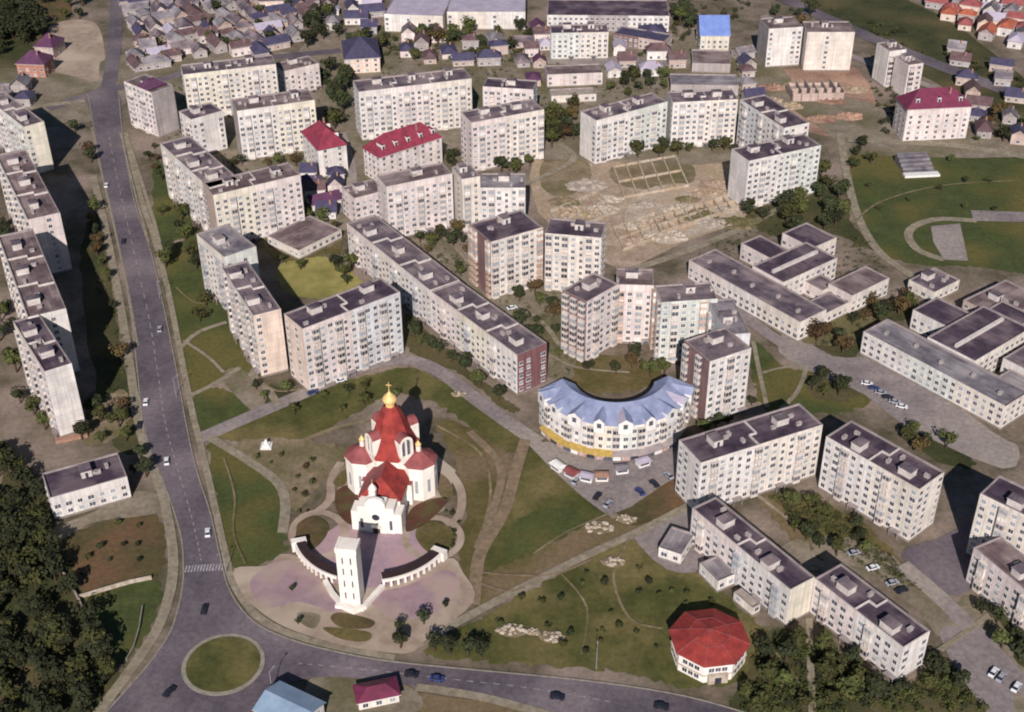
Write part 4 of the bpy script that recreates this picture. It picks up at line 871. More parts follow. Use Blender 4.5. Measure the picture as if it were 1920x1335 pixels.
b.build('shop_front', root)

for i, (x, y, ang, m, lb) in enumerate([(1046, 880, -50, 'frame', 'white kiosk at the left end of the stalls below the crescent'), (1072, 893, -40, 'red_old', 'red-roofed kiosk among the stalls below the crescent'),
      (1100, 900, -20, 'roof_pale', 'lilac-roofed stall in the middle of the stalls below the crescent'), (1128, 899, 0, 'bricks', 'pinkish-roofed stall below the crescent, right of the lilac one'), (1165, 885, 10, 'roof_grey', 'grey-roofed stall below the crescent'), (1205, 872, 25, 'roof_pale', 'pale kiosk farthest right below the crescent')]):
    p = g(x, y); root = empty('kiosk', p, R(ang)); tag(root, lb, 'kiosk'); b = MB(); b.box(-2.2, 2.2, -1.5, 1.5, 0, 2.5, 'frame'); b.box(-1.8, 1.8, -1.55, -1.5, 1, 2.1, 'pane2'); b.build('wall', root)
    b = MB(); b.prism([(-2.7, -2.2), (2.7, -2.2), (2.7, 1.8), (-2.7, 1.8)], 2.5, 3.1, m, tops=[(-2.3, -.4), (2.3, -.4), (2.3, .6), (-2.3, .6)], bottom=True); b.build('roof', root)
# ------------------------------------------------------------ the church
root = empty('church', CO, -AX); tag(root, 'white church with steep red tent roof, gold dome and round west window', 'church')
FOOT.append((cw(0, 18).x, cw(0, 18).y, -AX, 19, 24))
W8 = 'church'
b = MB()   # stepped west front
b.prism([(-8.6, 0), (8.6, 0), (8.6, 5.5), (-8.6, 5.5)], 0, 8.6, W8)
b.prism([(-6.2, -.4), (6.2, -.4), (6.2, 5.0), (-6.2, 5.0)], 0, 11.2, W8)
b.prism([(-3.4, -.7), (3.4, -.7), (3.4, 3.5), (-3.4, 3.5)], 0, 13.0, W8)
b.face([(-3.4, -.7, 13), (3.4, -.7, 13), (2.4, -.7, 14.6), (0, -.7, 15.4), (-2.4, -.7, 14.6)], W8)
b.face([(-3.4, .6, 13), (-2.4, .6, 14.6), (0, .6, 15.4), (2.4, .6, 14.6), (3.4, .6, 13)], W8)
for p, q in (((-3.4, 13), (-2.4, 14.6)), ((-2.4, 14.6), (0, 15.4)), ((0, 15.4), (2.4, 14.6)), ((2.4, 14.6), (3.4, 13))):
    b.face([(p[0], -.7, p[1]), (q[0], -.7, q[1]), (q[0], .6, q[1]), (p[0], .6, p[1])], W8)
b.build('west_front', root)
b = MB(); b.lathe([(.0, .14), (1.15, .12), (1.35, 0)], 'pane', n=20)
o = b.build('round_window', root); o.rotation_euler = (math.pi / 2, 0, 0); o.location = (0, -.72, 7.2)
b = MB(); b.box(-1.2, 1.2, -.85, -.7, 0, 3.6, 'bark'); b.box(-1.6, 1.6, -2.2, -.7, 3.7, 4.1, W8); b.build('door', root)
for x in (-5, 5):
    b = MB(); b.box(x - .5, x + .5, -.45, -.4, 2, 6, 'pane2'); b.build('window', root)
b = MB()   # bell gable over the west front
b.prism([(-2.6, 2.2), (-.4, 2.2), (-.4, 4.2), (-2.6, 4.2)], 13, 15.6, W8); b.lathe([(1.3, 15.6), (1.5, 16.4), (1.0, 17.4), (.25, 18.4), (0, 18.6)], W8, -1.5, 3.2, 10); b.tube((-1.5, 3.2, 18.5), (-1.5, 3.2, 20.5), .1, .05, 'gold'); b.build('bell_turret', root)
# nave
b = MB(); b.prism([(-7, 5.5), (7, 5.5), (7, 19), (-7, 19)], 0, 10, W8); b.build('nave_wall', root)
b = MB(); e = 7.6
b.face([(-e, 5.2, 10), (e, 5.2, 10), (0, 9, 16.8)], 'red'); b.face([(e, 5.2, 10), (e, 20, 10), (0, 20, 16.8), (0, 9, 16.8)], 'red'); b.face([(-e, 20, 10), (-e, 5.2, 10), (0, 9, 16.8), (0, 20, 16.8)], 'red_old')
b.face([(-e, 5.2, 10), (-e, 20, 10), (e, 20, 10), (e, 5.2, 10)], 'red_old'); b.build('nave_roof', root)
for s in (-1, 1):
    for v in (8, 11, 14): b = MB(); b.box(min(s * 7, s * 7.06), max(s * 7, s * 7.06), v - .6, v + .6, 3, 7.5, 'pane2'); b.build('window', root)
# side chapels
for s in (-1, 1):
    cx, cy = s * 9.9, 23.5; oc8 = ngon(8, 6.2, cx, cy, R(22.5))
    b = MB(); b.prism(oc8, 0, 14.4, W8); b.prism(ngon(8, 6.5, cx, cy, R(22.5)), 13.6, 14.4, W8); b.build('chapel_wall', root)
    b = MB(); b.prism(ngon(8, 6.6, cx, cy, R(22.5)), 14.4, 14.6, 'red_old'); b.prism(ngon(8, 6.5, cx, cy, R(22.5)), 14.6, 18.0, 'red_old', tops=ngon(8, 1.3, cx, cy, R(22.5))); ro = b.build('chapel_roof', root)
    b = MB(); b.prism(ngon(8, .9, cx, cy), 17.6, 20.2, W8); b.lathe([(.9, 20.2), (1.1, 20.8), (.6, 21.5), (.08, 22.2), (0, 23.4)], 'gold', cx, cy, 8); b.build('lantern', ro)
    for k in range(8):
        a = R(22.5 + 45 * k + 22.5)
        if math.sin(a) > .5: continue
        b = MB(); b.box(-.55, .55, -.05, 0, 3.5, 9.0, 'pane3'); b.box(-.8, .8, -.12, 0, 9.0, 9.3, 'frame'); b.build('window', root, (cx + 5.73 * math.cos(a), cy + 5.73 * math.sin(a), 0), a + math.pi / 2)
    b = MB(); b.prism([(s * 6.4 - 2.4, 15.2), (s * 6.4 + 2.4, 15.2), (s * 6.4 + 2.4, 18.5), (s * 6.4 - 2.4, 18.5)], 0, 9, W8, 'red_old'); b.build('vestibule', root)
# central body, arched gables, tent roof
b = MB(); b.prism(ngon(8, 9.6, 0, 27, R(22.5)), 0, 16.2, W8); b.prism([(-7, 34), (7, 34), (4.5, 41.5), (-4.5, 41.5)], 0, 11, W8, 'red_old'); b.build('central_wall', root)
b = MB(); prof = [(10.0, 16.2), (8.4, 18.5), (7.0, 22), (5.6, 26), (4.0, 30.4), (2.2, 33.8)]
for (r0, z0), (r1, z1) in zip(prof, prof[1:]): b.prism(ngon(8, r0, 0, 27, R(22.5)), z0, z1, 'red', tops=ngon(8, r1, 0, 27, R(22.5)), cap=False)
tent = b.build('tent_roof', root)
b = MB(); b.lathe([(1.6, 33.2), (1.6, 34.6), (2.3, 35.4), (2.5, 36.3), (2.0, 37.3), (1.0, 38.3), (.3, 39.2), (.1, 40), (0, 40.2)], 'gold', 0, 27, 14)
b.tube((0, 27, 39.5), (0, 27, 43.2), .16, .1, 'gold'); b.box(-.9, .9, 26.9, 27.1, 41.8, 42.1, 'gold'); b.build('gold_dome', root)
for ang in (-135, -45, 45, 135):      # tall arched white gables standing on the shoulders
    a = R(ang); rx, ry = 8.6 * math.cos(a), 8.6 * math.sin(a) ; b = MB()
    N_ = 10; prof2 = [(2.3 * math.cos(t), 4.6 + 2.3 * math.sin(t)) for t in [math.pi * i / N_ for i in range(N_ + 1)]]
    outer = [(2.3, 0)] + prof2 + [(-2.3, 0)]; inner = [(1.5, .6)] + [(1.5 * math.cos(t), 4.5 + 1.5 * math.sin(t)) for t in [math.pi * i / N_ for i in range(N_ + 1)]] + [(-1.5, .6)]
    for i in range(len(outer) - 1):
        b.face([(outer[i][0], -.6, outer[i][1]), (inner[i][0], -.6, inner[i][1]), (inner[i + 1][0], -.6, inner[i + 1][1]), (outer[i + 1][0], -.6, outer[i + 1][1])], W8)
        b.face([(outer[i][0], -.6, outer[i][1]), (outer[i + 1][0], -.6, outer[i + 1][1]), (outer[i + 1][0], 4, outer[i + 1][1]), (outer[i][0], 4, outer[i][1])], 'red_old' if 1 < i < len(outer) - 3 else W8)
        b.face([(inner[i + 1][0], -.6, inner[i + 1][1]), (inner[i][0], -.6, inner[i][1]), (inner[i][0], -.1, inner[i][1]), (inner[i + 1][0], -.1, inner[i + 1][1])], W8)
    b.face([(x, -.1, z) for x, z in inner], 'pane2'); b.box(-.25, .25, -.5, -.12, .6, 5.8, W8); b.box(-2.3, 2.3, -.6, 0, -1.5, .6, W8)
    o = b.build('arched_gable', tent, (rx, 27 + ry, 16.6), a + math.pi / 2); o.scale = (1.15, 1.15, 1.3)

# bell tower on the arcade
tw = Vector((-51.0, 306.6, 0)); root = empty('bell_tower', tw, -AX); tag(root, 'slim white square bell tower standing in the gap of the curved arcade', 'tower')
FOOT.append((tw.x, tw.y, 0, 5, 5))
b = MB(); b.box(-3.2, 3.2, -2.6, 2.6, 0, 22.5, W8); b.box(-3.4, 3.4, -2.8, 2.8, 22.5, 23.2, W8); b.box(-3.4, -2.6, -2.8, 2.8, 23.2, 24.4, W8); b.box(2.6, 3.4, -2.8, 2.8, 23.2, 24.4, W8); b.box(-2.59, 2.59, -2.5, 2.8, 23.21, 24.1, W8); b.build('shaft', root)
for x in (-1.3, 1.3):
    for z in (3.5, 8.5, 13.5, 18.0): b = MB(); b.box(x - .22, x + .22, -2.66, -2.6, z, z + 2.6, 'pane2'); b.build('slit_window', root)
b = MB(); b.prism([(-4.6, -4.4), (4.6, -4.4), (4.6, -2.6), (-4.6, -2.6)], 0, 1.6, W8); b.build('base', root)

# arcade, two curved halves
def arcade(label, aa, ab, mouth):
    root = empty('arcade', ACEN, 0); tag(root, label, 'arcade')
    n = max(6, int(abs(ab - aa) / 4.6)); rw, rt_ = MB(), MB(); st = (ab - aa) / n; hh = 3.7
    for k in range(n):
        p, q = aa + k * st, aa + (k + 1) * st; lo, hi = min(p, q), max(p, q); pa = .32 * (hi - lo)
        for (x0, x1, z0, z1) in ((lo, lo + pa, 0, hh), (lo + pa, hi, 2.7, hh)):
            c = [pol(AR + .5, x0, 0), pol(AR + .5, x1, 0), pol(AR - .1, x1, 0), pol(AR - .1, x0, 0)]; rw.prism(c, z0, z1, W8, bottom=True)
        c = [pol(AR - 2.5, lo, 0), pol(AR - 2.5, hi, 0), pol(AR - 2.9, hi, 0), pol(AR - 2.9, lo, 0)]; rw.prism(c, 0, 3.6, W8)
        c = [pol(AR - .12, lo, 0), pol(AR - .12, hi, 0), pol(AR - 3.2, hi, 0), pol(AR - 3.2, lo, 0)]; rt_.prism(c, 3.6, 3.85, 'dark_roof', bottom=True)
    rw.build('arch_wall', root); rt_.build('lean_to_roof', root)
    b = MB(); e = aa; c = [pol(AR + 1.4, e - 2.5, 0), pol(AR + 1.4, e + 2.5, 0), pol(AR - 3.6, e + 2.5, 0), pol(AR - 3.6, e - 2.5, 0)]; b.prism(c, 0, 3.9, W8); b.build('end_pavilion', root)
arcade('white curved arcade with dark lean-to roof, left of the bell tower', -163, -112, -110)
arcade('white curved arcade with small arches, right of the bell tower', -30, -80, -82)

# ------------------------------------------------------------ vegetation
def crown_mesh(seed, n, m, rx=1, rz=1, lobes=7, leaf=.34):
    r = random.Random(seed); b = MB(); C_ = []
    for i in range(lobes):
        a = r.uniform(0, 6.28); d = r.uniform(.1, .62); C_.append((Vector((d * math.cos(a), d * math.sin(a), r.uniform(-.35, .5))), r.uniform(.34, .58)))
    for i in range(n):
        c, rad = r.choice(C_); d = Vector((r.gauss(0, 1), r.gauss(0, 1), r.gauss(0, 1))).normalized()
        p = c + d * rad * r.uniform(.55, 1.05) ** .5; p.x *= rx; p.y *= rx; p.z *= rz
        s = leaf * r.uniform(.5, 1.1); nrm = (d + Vector((r.uniform(-.6, .6), r.uniform(-.6, .6), r.uniform(-.2, .8)))).normalized(); t = nrm.orthogonal().normalized(); t.rotate(Matrix.Rotation(r.uniform(0, 3), 3, nrm)); u = nrm.cross(t)
        b.face([p + t * s * .5, p + u * s * .45, p - t * s * .5, p - u * s * .4 + nrm * s * .1], m)
    return b.mesh('crown')
CR = {k: [crown_mesh(i * 11 + j, 330, m) for i in range(4)] for j, (k, m) in enumerate((('leaf', 'leaf'), ('leaf_dark', 'leaf_dark'), ('leaf_brown', 'leaf_brown')))}
TRK = []
for i in range(3):
    b = MB(); r = random.Random(i); b.tube((0, 0, 0), (0, 0, .55), .05, .035, 'bark', 7); b.tube((0, 0, .5), (.06, .03, .85), .035, .012, 'bark', 6)
    for k in range(4): a = k * 1.6 + i; b.tube((0, 0, .3 + .08 * k), (.2 * math.cos(a), .2 * math.sin(a), .6 + .06 * k), .02, .007, 'bark', 5)
    TRK.append(b.mesh('trunk'))
tr = random.Random(11); NT = [0]
def tree(p, h, kind='leaf', label='', group=None, wide=.5, name='tree'):
    root = empty(name, (p[0], p[1], 0), tr.uniform(0, 6)); tag(root, label or 'x', 'tree' if name == 'tree' else 'shrub', group)
    if not label: ranked(root, {'leaf': 'green', 'leaf_dark': 'dark green', 'leaf_brown': 'brownish'}[kind] + (' tall' if h > 7.5 else ' small' if h < 5 and name == 'tree' else '') + ' ' + ('tree' if name == 'tree' else 'bush'), group.split(' ', 1)[1])
    inst(tr.choice(TRK), 'trunk', root, (0, 0, 0), 0, (h, h, h))
    inst(tr.choice(CR[kind]), 'crown', root, (0, 0, h * .62), tr.uniform(0, 6), (h * wide, h * wide, h * .42)); NT[0] += 1
def grove(poly, n, hmin, hmax, kinds, label, group, gap=5, pad=1.5, name='tree', wide=.5):
    if name == 'tree': n = max(3, int(n * .72)); hmin *= 1.1; hmax *= 1.2
    P = [g(*p) for p in poly]; xs = [p.x for p in P]; ys = [p.y for p in P]; pts = []; t = 0
    while len(pts) < n and t < 4000:
        t += 1; q = Vector((tr.uniform(min(xs), max(xs)), tr.uniform(min(ys), max(ys)), 0))
        if not inside(q, P) or blocked(q, pad) or any((q - o).length < gap for o in pts): continue
        pts.append(q); tree(q, tr.uniform(hmin, hmax), tr.choice(kinds), '', group, wide, name)
K, KD = ['leaf', 'leaf', 'leaf_dark'], ['leaf_dark', 'leaf_dark', 'leaf']
KB = ['leaf', 'leaf_dark', 'leaf', 'leaf_brown', 'leaf_dark']
G_ = [
 ([(300, 330), (330, 350), (400, 480), (430, 600), (350, 640), (300, 480)], 16, 5, 8, K, 'round green tree on the verge between main road and apartment blocks', 'trees on the verge east of the main road'),
 ([(150, 330), (175, 330), (205, 430), (228, 560), (246, 700), (228, 715), (205, 600), (172, 470), (165, 400)], 13, 4, 7, KB, 'bushy tree in the strip between main road and western block shadows', 'trees in the strip west of the main road'),
 ([(210, 740), (250, 770), (262, 840), (200, 860), (100, 840), (40, 820), (20, 760)], 13, 4, 8, KB, 'tree at the foot of the nearest western block', 'trees around the nearest western block'),
 ([(1395, 395), (1480, 360), (1545, 330), (1590, 400), (1620, 470), (1560, 440), (1400, 440)], 24, 6, 10, KD, 'dark tree in the grove below the right corner block of the building site', 'trees below the building site corner'),
 ([(1520, 650), (1560, 610), (1640, 560), (1720, 560), (1700, 600), (1620, 610), (1600, 680)], 17, 5, 9, KB, 'tree in the brownish thicket between the two schools', 'trees between the schools'),
 ([(1515, 705), (1555, 695), (1605, 725), (1585, 750), (1525, 742)], 8, 5, 8, KD, 'tree in the round dark clump by the car park', 'trees in the clump by the car park'),
 ([(1690, 810), (1740, 805), (1800, 850), (1760, 862), (1700, 840)], 7, 4, 7, KB, 'tree on the small island below the car park', 'trees on the island below the car park'),
 ([(1430, 1215), (1490, 1180), (1600, 1240), (1700, 1290), (1760, 1230), (1850, 1335), (1390, 1340), (1380, 1280)], 28, 5, 8, K, 'tree in the shaggy growth along the bottom right edge', 'trees along the bottom right edge'),
 ([(1460, 960), (1520, 940), (1620, 990), (1700, 1060), (1600, 1060), (1500, 1030)], 14, 4, 7, K, 'tree in the courtyard between the eight-storey and five-storey blocks', 'trees in the right courtyard'),
 ([(770, 620), (830, 660), (950, 750), (930, 765), (800, 690)], 12, 4, 7, KD, 'tree along the foot of the long diagonal block', 'trees along the long diagonal block'),
 ([(500, 530), (520, 480), (640, 480), (700, 540), (660, 540), (600, 500)], 9, 4, 7, KB, 'tree around the yellow courtyard pitch', 'trees around the yellow pitch'),
 ([(820, 440), (900, 470), (900, 520), (1050, 560), (1060, 680), (980, 620), (860, 520)], 24, 4, 8, KB, 'tree in the yard behind the long diagonal block', 'trees behind the long diagonal block'),
 ([(1040, 680), (1120, 660), (1260, 690), (1240, 720), (1180, 705), (1060, 700)], 8, 4, 8, KB, 'tree in the yard inside the crescent', 'trees inside the crescent'),
 ([(600, 110), (660, 130), (655, 250), (605, 250)], 16, 7, 11, KD, 'tall dark tree left of the very long pale block', 'trees left of the very long block'),
 ([(760, 50), (880, 50), (880, 80), (770, 90)], 14, 6, 10, KB, 'tree in the brown-green clump below the lavender halls', 'trees below the lavender halls'),
 ([(1025, 195), (1100, 205), (1100, 285), (1028, 280)], 16, 7, 11, KB, 'tree in the dark street gap left of the white blocks', 'trees in the dark street gap'),
 ([(1140, 130), (1250, 130), (1240, 165), (1150, 180)], 9, 6, 10, KD, 'tree below the top street', 'trees below the top street'),
 ([(1265, 20), (1300, 20), (1310, 130), (1265, 130)], 9, 7, 11, KD, 'tree left of the yellow building', 'trees left of the yellow building'),
 ([(1380, 0), (1500, 0), (1640, 60), (1560, 80), (1420, 30)], 9, 6, 9, KB, 'tree beside the upper railway', 'trees beside the upper railway'),
 ([(1840, 200), (1920, 220), (1920, 280), (1850, 265)], 8, 6, 9, KB, 'tree behind the street on the right edge', 'trees behind the right street'),
 ([(110, 0), (160, 0), (165, 40), (120, 40)], 6, 6, 10, KD, 'dark tree above the sandy yard', 'trees above the sandy yard'),
 ([(540, 20), (620, 30), (620, 100), (560, 90)], 13, 6, 11, KD, 'tree right of the dense quarter at the top left', 'trees right of the dense quarter'),
 ([(960, 280), (1000, 270), (1040, 275), (980, 330), (930, 330)], 7, 6, 9, KD, 'dark tree left of the building site', 'trees left of the building site'),
 ([(560, 390), (640, 380), (640, 430), (570, 450)], 8, 4, 8, KB, 'tree behind the courtyard building', 'trees behind the courtyard building'),
 ([(1150, 285), (1380, 270), (1390, 300), (1160, 300)], 12, 5, 8, KD, 'tree along the upper edge of the building site', 'trees along the upper edge of the building site'),
 ([(1560, 250), (1640, 250), (1640, 310), (1590, 320)], 7, 4, 7, KB, 'tree at the upper corner of the sports field', 'trees at the sports field corner'),
 ([(455, 790), (560, 745), (700, 700), (780, 720), (760, 745), (660, 770), (500, 810)], 10, 3, 5, K, 'young tree on the lawn above the church', 'young trees on the lawn above the church'),
 ([(0, 540), (40, 620), (60, 760), (0, 760)], 10, 5, 9, KB, 'tree beside the left edge below the western row', 'trees beside the left edge'),
 ([(0, 420), (30, 440), (10, 520), (0, 520)], 3, 5, 8, KB, 'tree at the left edge between two western blocks', 'trees between western blocks'),
 ([(1830, 1130), (1900, 1180), (1940, 1260), (1870, 1220)], 7, 4, 7, KD, 'tree in front of the lower right-edge block', 'trees in front of the lower right-edge block'),
 ([(240, 880), (270, 840), (285, 900), (280, 930)], 5, 4, 7, KD, 'dark tree between the small office and the road pavement', 'trees between small office and pavement'),
 ([(138, 240), (165, 240), (180, 330), (160, 340)], 5, 5, 8, KB, 'x', 'trees left of the upper main road'),
 ([(250, 180), (290, 250), (300, 330), (262, 330), (240, 230)], 8, 3, 6, KB, 'x', 'trees right of the upper main road', 4),
 ([(640, 60), (700, 70), (720, 100), (620, 90)], 7, 6, 9, KD, 'x', 'trees around the large slate roof'),
 ([(880, 60), (1020, 60), (1020, 110), (900, 115)], 9, 5, 9, KB, 'x', 'trees left of the top street block'),
 ([(1140, 150), (1250, 160), (1250, 185), (1120, 205)], 8, 5, 8, KD, 'x', 'trees behind the white blocks'),
 ([(850, 240), (880, 250), (880, 320), (845, 320)], 4, 5, 8, KD, 'x', 'trees right of the long crimson roof'),
 ([(245, 0), (600, 0), (560, 80), (400, 100), (250, 130)], 30, 4, 8, KD, 'x', 'trees in the dense quarter at the top left', 4, .3),
 ([(740, 75), (1010, 85), (1010, 120), (760, 115)], 12, 5, 8, KD, 'x', 'trees by the sheds behind the long pale block', 4),
 ([(420, 300), (560, 285), (560, 320), (430, 330)], 7, 4, 7, KB, 'x', 'trees in front of the cream block with grey end'),
 ([(400, 440), (560, 420), (570, 440), (480, 455)], 6, 4, 7, KB, 'x', 'trees at the foot of the yellow and pink block'),
 ([(720, 440), (860, 430), (880, 460), (800, 480)], 9, 4, 8, KB, 'x', 'trees at the foot of the panelled town-centre block'),
 ([(480, 730), (560, 735), (560, 745), (490, 765)], 5, 3, 5, K, 'x', 'trees in front of the blue and white panelled block'),
 ([(1290, 790), (1420, 740), (1440, 760), (1320, 820)], 6, 3, 6, KD, 'x', 'trees behind the eight-storey block'),
 ([(560, 130), (600, 130), (640, 210), (600, 210)], 5, 6, 9, KD, 'dark tree behind the shorter crimson-roofed house', 'trees behind the shorter crimson roof'),
]
for a in G_: grove(*a)
SH = [
 ([(900, 1160), (1100, 1060), (1250, 1070), (1400, 1150), (1300, 1280), (900, 1235)], 26, 1.5, 3.0, K, 'low shrub scattered on the large lawn below the diagonal path', 'shrubs on the large lower lawn', 4, 1, 'shrub', .6),
 ([(560, 960), (860, 960), (860, 1040), (560, 1040)], 14, 1.2, 2.2, K, 'small clipped shrub in the church flower beds', 'shrubs in the church beds', 2, .5, 'shrub', .6),
 ([(108, 1015), (290, 965), (300, 1080), (155, 1108)], 10, 1.5, 3, KB, 'low bush on the rough grass left of the road', 'bushes on the rough grass left of the road', 4, 1, 'shrub', .6),
 ([(430, 840), (650, 850), (560, 950), (520, 930)], 9, 1.4, 2.6, KB, 'low bush on the bare earth left of the church', 'bushes on bare earth left of the church', 3, 1, 'shrub', .6),
 ([(1600, 300), (1900, 300), (1900, 390), (1620, 440)], 10, 2, 4, K, 'small bush on the sports field', 'bushes on the sports field', 8, 1, 'shrub', .6),
]
for a in SH: grove(*a[:7], gap=a[7], pad=a[8], name=a[9], wide=a[10])
# individually seen dark trees by the plaza entrance
for (x, y, h, lb) in [(752, 1216, 8, 'dark pointed tree left of the pale plaza entrance'), (795, 1172, 6, 'round dark tree right of the plaza entrance'), (750, 1185, 5, 'small dark tree on the plaza above the pointed tree'),
                      (815, 1222, 7, 'first dark tree right of the plaza entrance by the bottom road'), (845, 1228, 8, 'second dark tree right of the plaza entrance by the bottom road'),
                      (878, 1232, 7, 'third dark tree right of the plaza entrance by the bottom road'), (902, 1236, 7, 'rightmost of the four dark trees by the plaza entrance'), (835, 1140, 3.5, 'reddish-dark bush at the right rim of the plaza'),
                      (1190, 675, 9, 'single dark tree in front of the tower behind the crescent'), (560, 1172, 3, 'small dark tree on the left part of the plaza'), (548, 1110, 3, 'small tree at the left plaza paving')]:
    tree(g(x, y), h, 'leaf_dark', lb, None, .42)

# the wood at the bottom left reads as one mass
b = MB(); wr = random.Random(5); WP = [g(*p) for p in [(-60, 860), (30, 850), (70, 930), (100, 1020), (140, 1110), (180, 1200), (215, 1270), (170, 1350), (-100, 1380)]]
xs = [p.x for p in WP]; ys = [p.y for p in WP]; cnt = 0
while cnt < 260:
    q = Vector((wr.uniform(min(xs), max(xs)), wr.uniform(min(ys), max(ys)), 0))
    if not inside(q, WP) or blocked(q, 1): continue
    cnt += 1; hh = wr.uniform(5, 10); me = wr.choice(CR[wr.choice(['leaf_dark', 'leaf_dark', 'leaf'])]); a = wr.uniform(0, 6)
    Mx = Matrix.Translation((q.x, q.y, hh * .62)) @ Matrix.Rotation(a, 4, 'Z') @ Matrix.Diagonal((hh * .5, hh * .5, hh * .42, 1))
    for f in me.polygons[:200]: b.face([Mx @ me.vertices[v].co for v in f.vertices], me.materials[0])
    b.tube((q.x, q.y, 0), (q.x, q.y, hh * .6), .25, .12, 'bark', 5)
tag(b.build('wood'), 'dark wood covering the bottom left corner', 'wood', kind='stuff')
def mass(polys, n, h0, h1, kinds, label, name, keep, pad=1, nf=200, trunk=True):
    b = MB(); c_ = 0; t_ = 0
    Ps = [[g(*p) for p in q] for q in polys]
    while c_ < n and t_ < n * 6:
        t_ += 1; WP = wr.choice(Ps); xs = [p.x for p in WP]; ys = [p.y for p in WP]
        q = Vector((wr.uniform(min(xs), max(xs)), wr.uniform(min(ys), max(ys)), 0))
        if not inside(q, WP) or blocked(q, pad): continue
        c_ += 1; hh = wr.uniform(h0, h1); me = wr.choice(CR[wr.choice(kinds)]); a = wr.uniform(0, 6)
        Mx = Matrix.Translation((q.x, q.y, hh * (.6 if trunk else .35))) @ Matrix.Rotation(a, 4, 'Z') @ Matrix.Diagonal((hh * .55, hh * .55, hh * .42, 1))
        i0 = wr.randrange(0, 330 - nf)
        for f in me.polygons[i0:i0 + nf]: b.face([Mx @ me.vertices[v].co for v in f.vertices], me.materials[0])
        if trunk: b.tube((q.x, q.y, 0), (q.x, q.y, hh * .6), .25, .12, 'bark', 5)
    tag(b.build(name), label, keep, kind='stuff')
mass([[(-20, -20), (90, -20), (95, 60), (60, 90), (-10, 110)]], 60, 9, 14, ['leaf_dark'], 'dark wood at the top left corner', 'wood', 'wood')
mass([[(1430, 1215), (1490, 1180), (1600, 1240), (1700, 1290), (1760, 1230), (1850, 1335), (1390, 1345), (1380, 1280)]], 420, 1.2, 4.2, ['leaf', 'leaf_dark', 'leaf', 'leaf'], 'shaggy undergrowth along the bottom right edge', 'undergrowth', 'undergrowth', 1, 90, False)
mass([[(560, 440), (900, 400), (1060, 560), (1080, 720), (960, 740), (760, 560)], [(170, 300), (240, 700), (190, 830), (170, 810), (180, 600)], [(1290, 500), (1420, 380), (1640, 460), (1700, 620), (1500, 660)], [(230, 180), (640, 110), (660, 420), (420, 450)], [(640, 90), (1260, 100), (1400, 280), (1000, 290), (880, 260)], [(1430, 930), (1530, 930), (1760, 1120), (1640, 1080)]], 2200, .8, 3.2, ['leaf', 'leaf_dark', 'leaf'], 'low scrub and weeds in the yards between the blocks', 'scrub', 'scrub', .5, 40, False)
mass([[(1500, 0), (1760, 80), (1920, 130), (1920, 180), (1700, 110), (1480, 20)], [(700, 60), (1000, 80), (1010, 120), (700, 110)], [(1260, 0), (1420, 0), (1300, 120), (1140, 170)], [(1620, 150), (1920, 230), (1920, 270), (1640, 255)]], 260, 2, 6, ['leaf', 'leaf_dark'], 'straggling scrub along the railway and behind the far halls', 'scrub', 'scrub', 1, 90, False)

# ------------------------------------------------------------ cars
def car_meshes(paint):
    b = MB(); prof = [(-2.2, .35), (-2.2, .85), (-1.9, .98), (2.0, .92), (2.2, .75), (2.2, .35)]
    for s in (1,):
        n = len(prof)
        for i in range(n): j = (i + 1) % n; b.face([(prof[i][0], -.86, prof[i][1]), (prof[i][0], .86, prof[i][1]), (prof[j][0], .86, prof[j][1]), (prof[j][0], -.86, prof[j][1])], paint)
        b.face([(x, -.86, z) for x, z in prof][::-1], paint); b.face([(x, .86, z) for x, z in prof], paint)
    b.prism([(-1.0, -.66), (.55, -.66), (.55, .66), (-1.0, .66)], 1.4, 1.46, paint)
    body = b.mesh('body')
    c = MB(); c.prism([(-1.7, -.8), (1.2, -.8), (1.2, .8), (-1.7, .8)], .95, 1.4, 'carglass', tops=[(-1.05, -.66), (.55, -.66), (.55, .66), (-1.05, .66)]); cab = c.mesh('cabin_glass')
    return body, cab
wm = MB(); wm.lathe([(0, -.1), (.33, -.1), (.33, .1), (0, .1)], 'tyre', n=12); WH = wm.mesh('wheel')
CM = {k: car_meshes(k) for k in ('cwhite', 'csilver', 'cdark', 'cred', 'cblue')}
def car(px, py, ang, col, label, group=None, z=.29):
    p = g(px, py); root = empty('car', (p.x, p.y, z), R(ang)); tag(root, label or 'x', 'car', group)
    if not label: ranked(root, {'cwhite': 'white', 'csilver': 'silver', 'cdark': 'dark', 'cred': 'red', 'cblue': 'blue'}[col] + ' car', group.split(' ', 1)[1])
    inst(CM[col][0], 'body', root); inst(CM[col][1], 'cabin_glass', root)
    for x in (-1.35, 1.35):
        for y in (-.85, .85): o = inst(WH, 'wheel', root, (x, y, .33)); o.rotation_euler = (math.pi / 2, 0, 0)
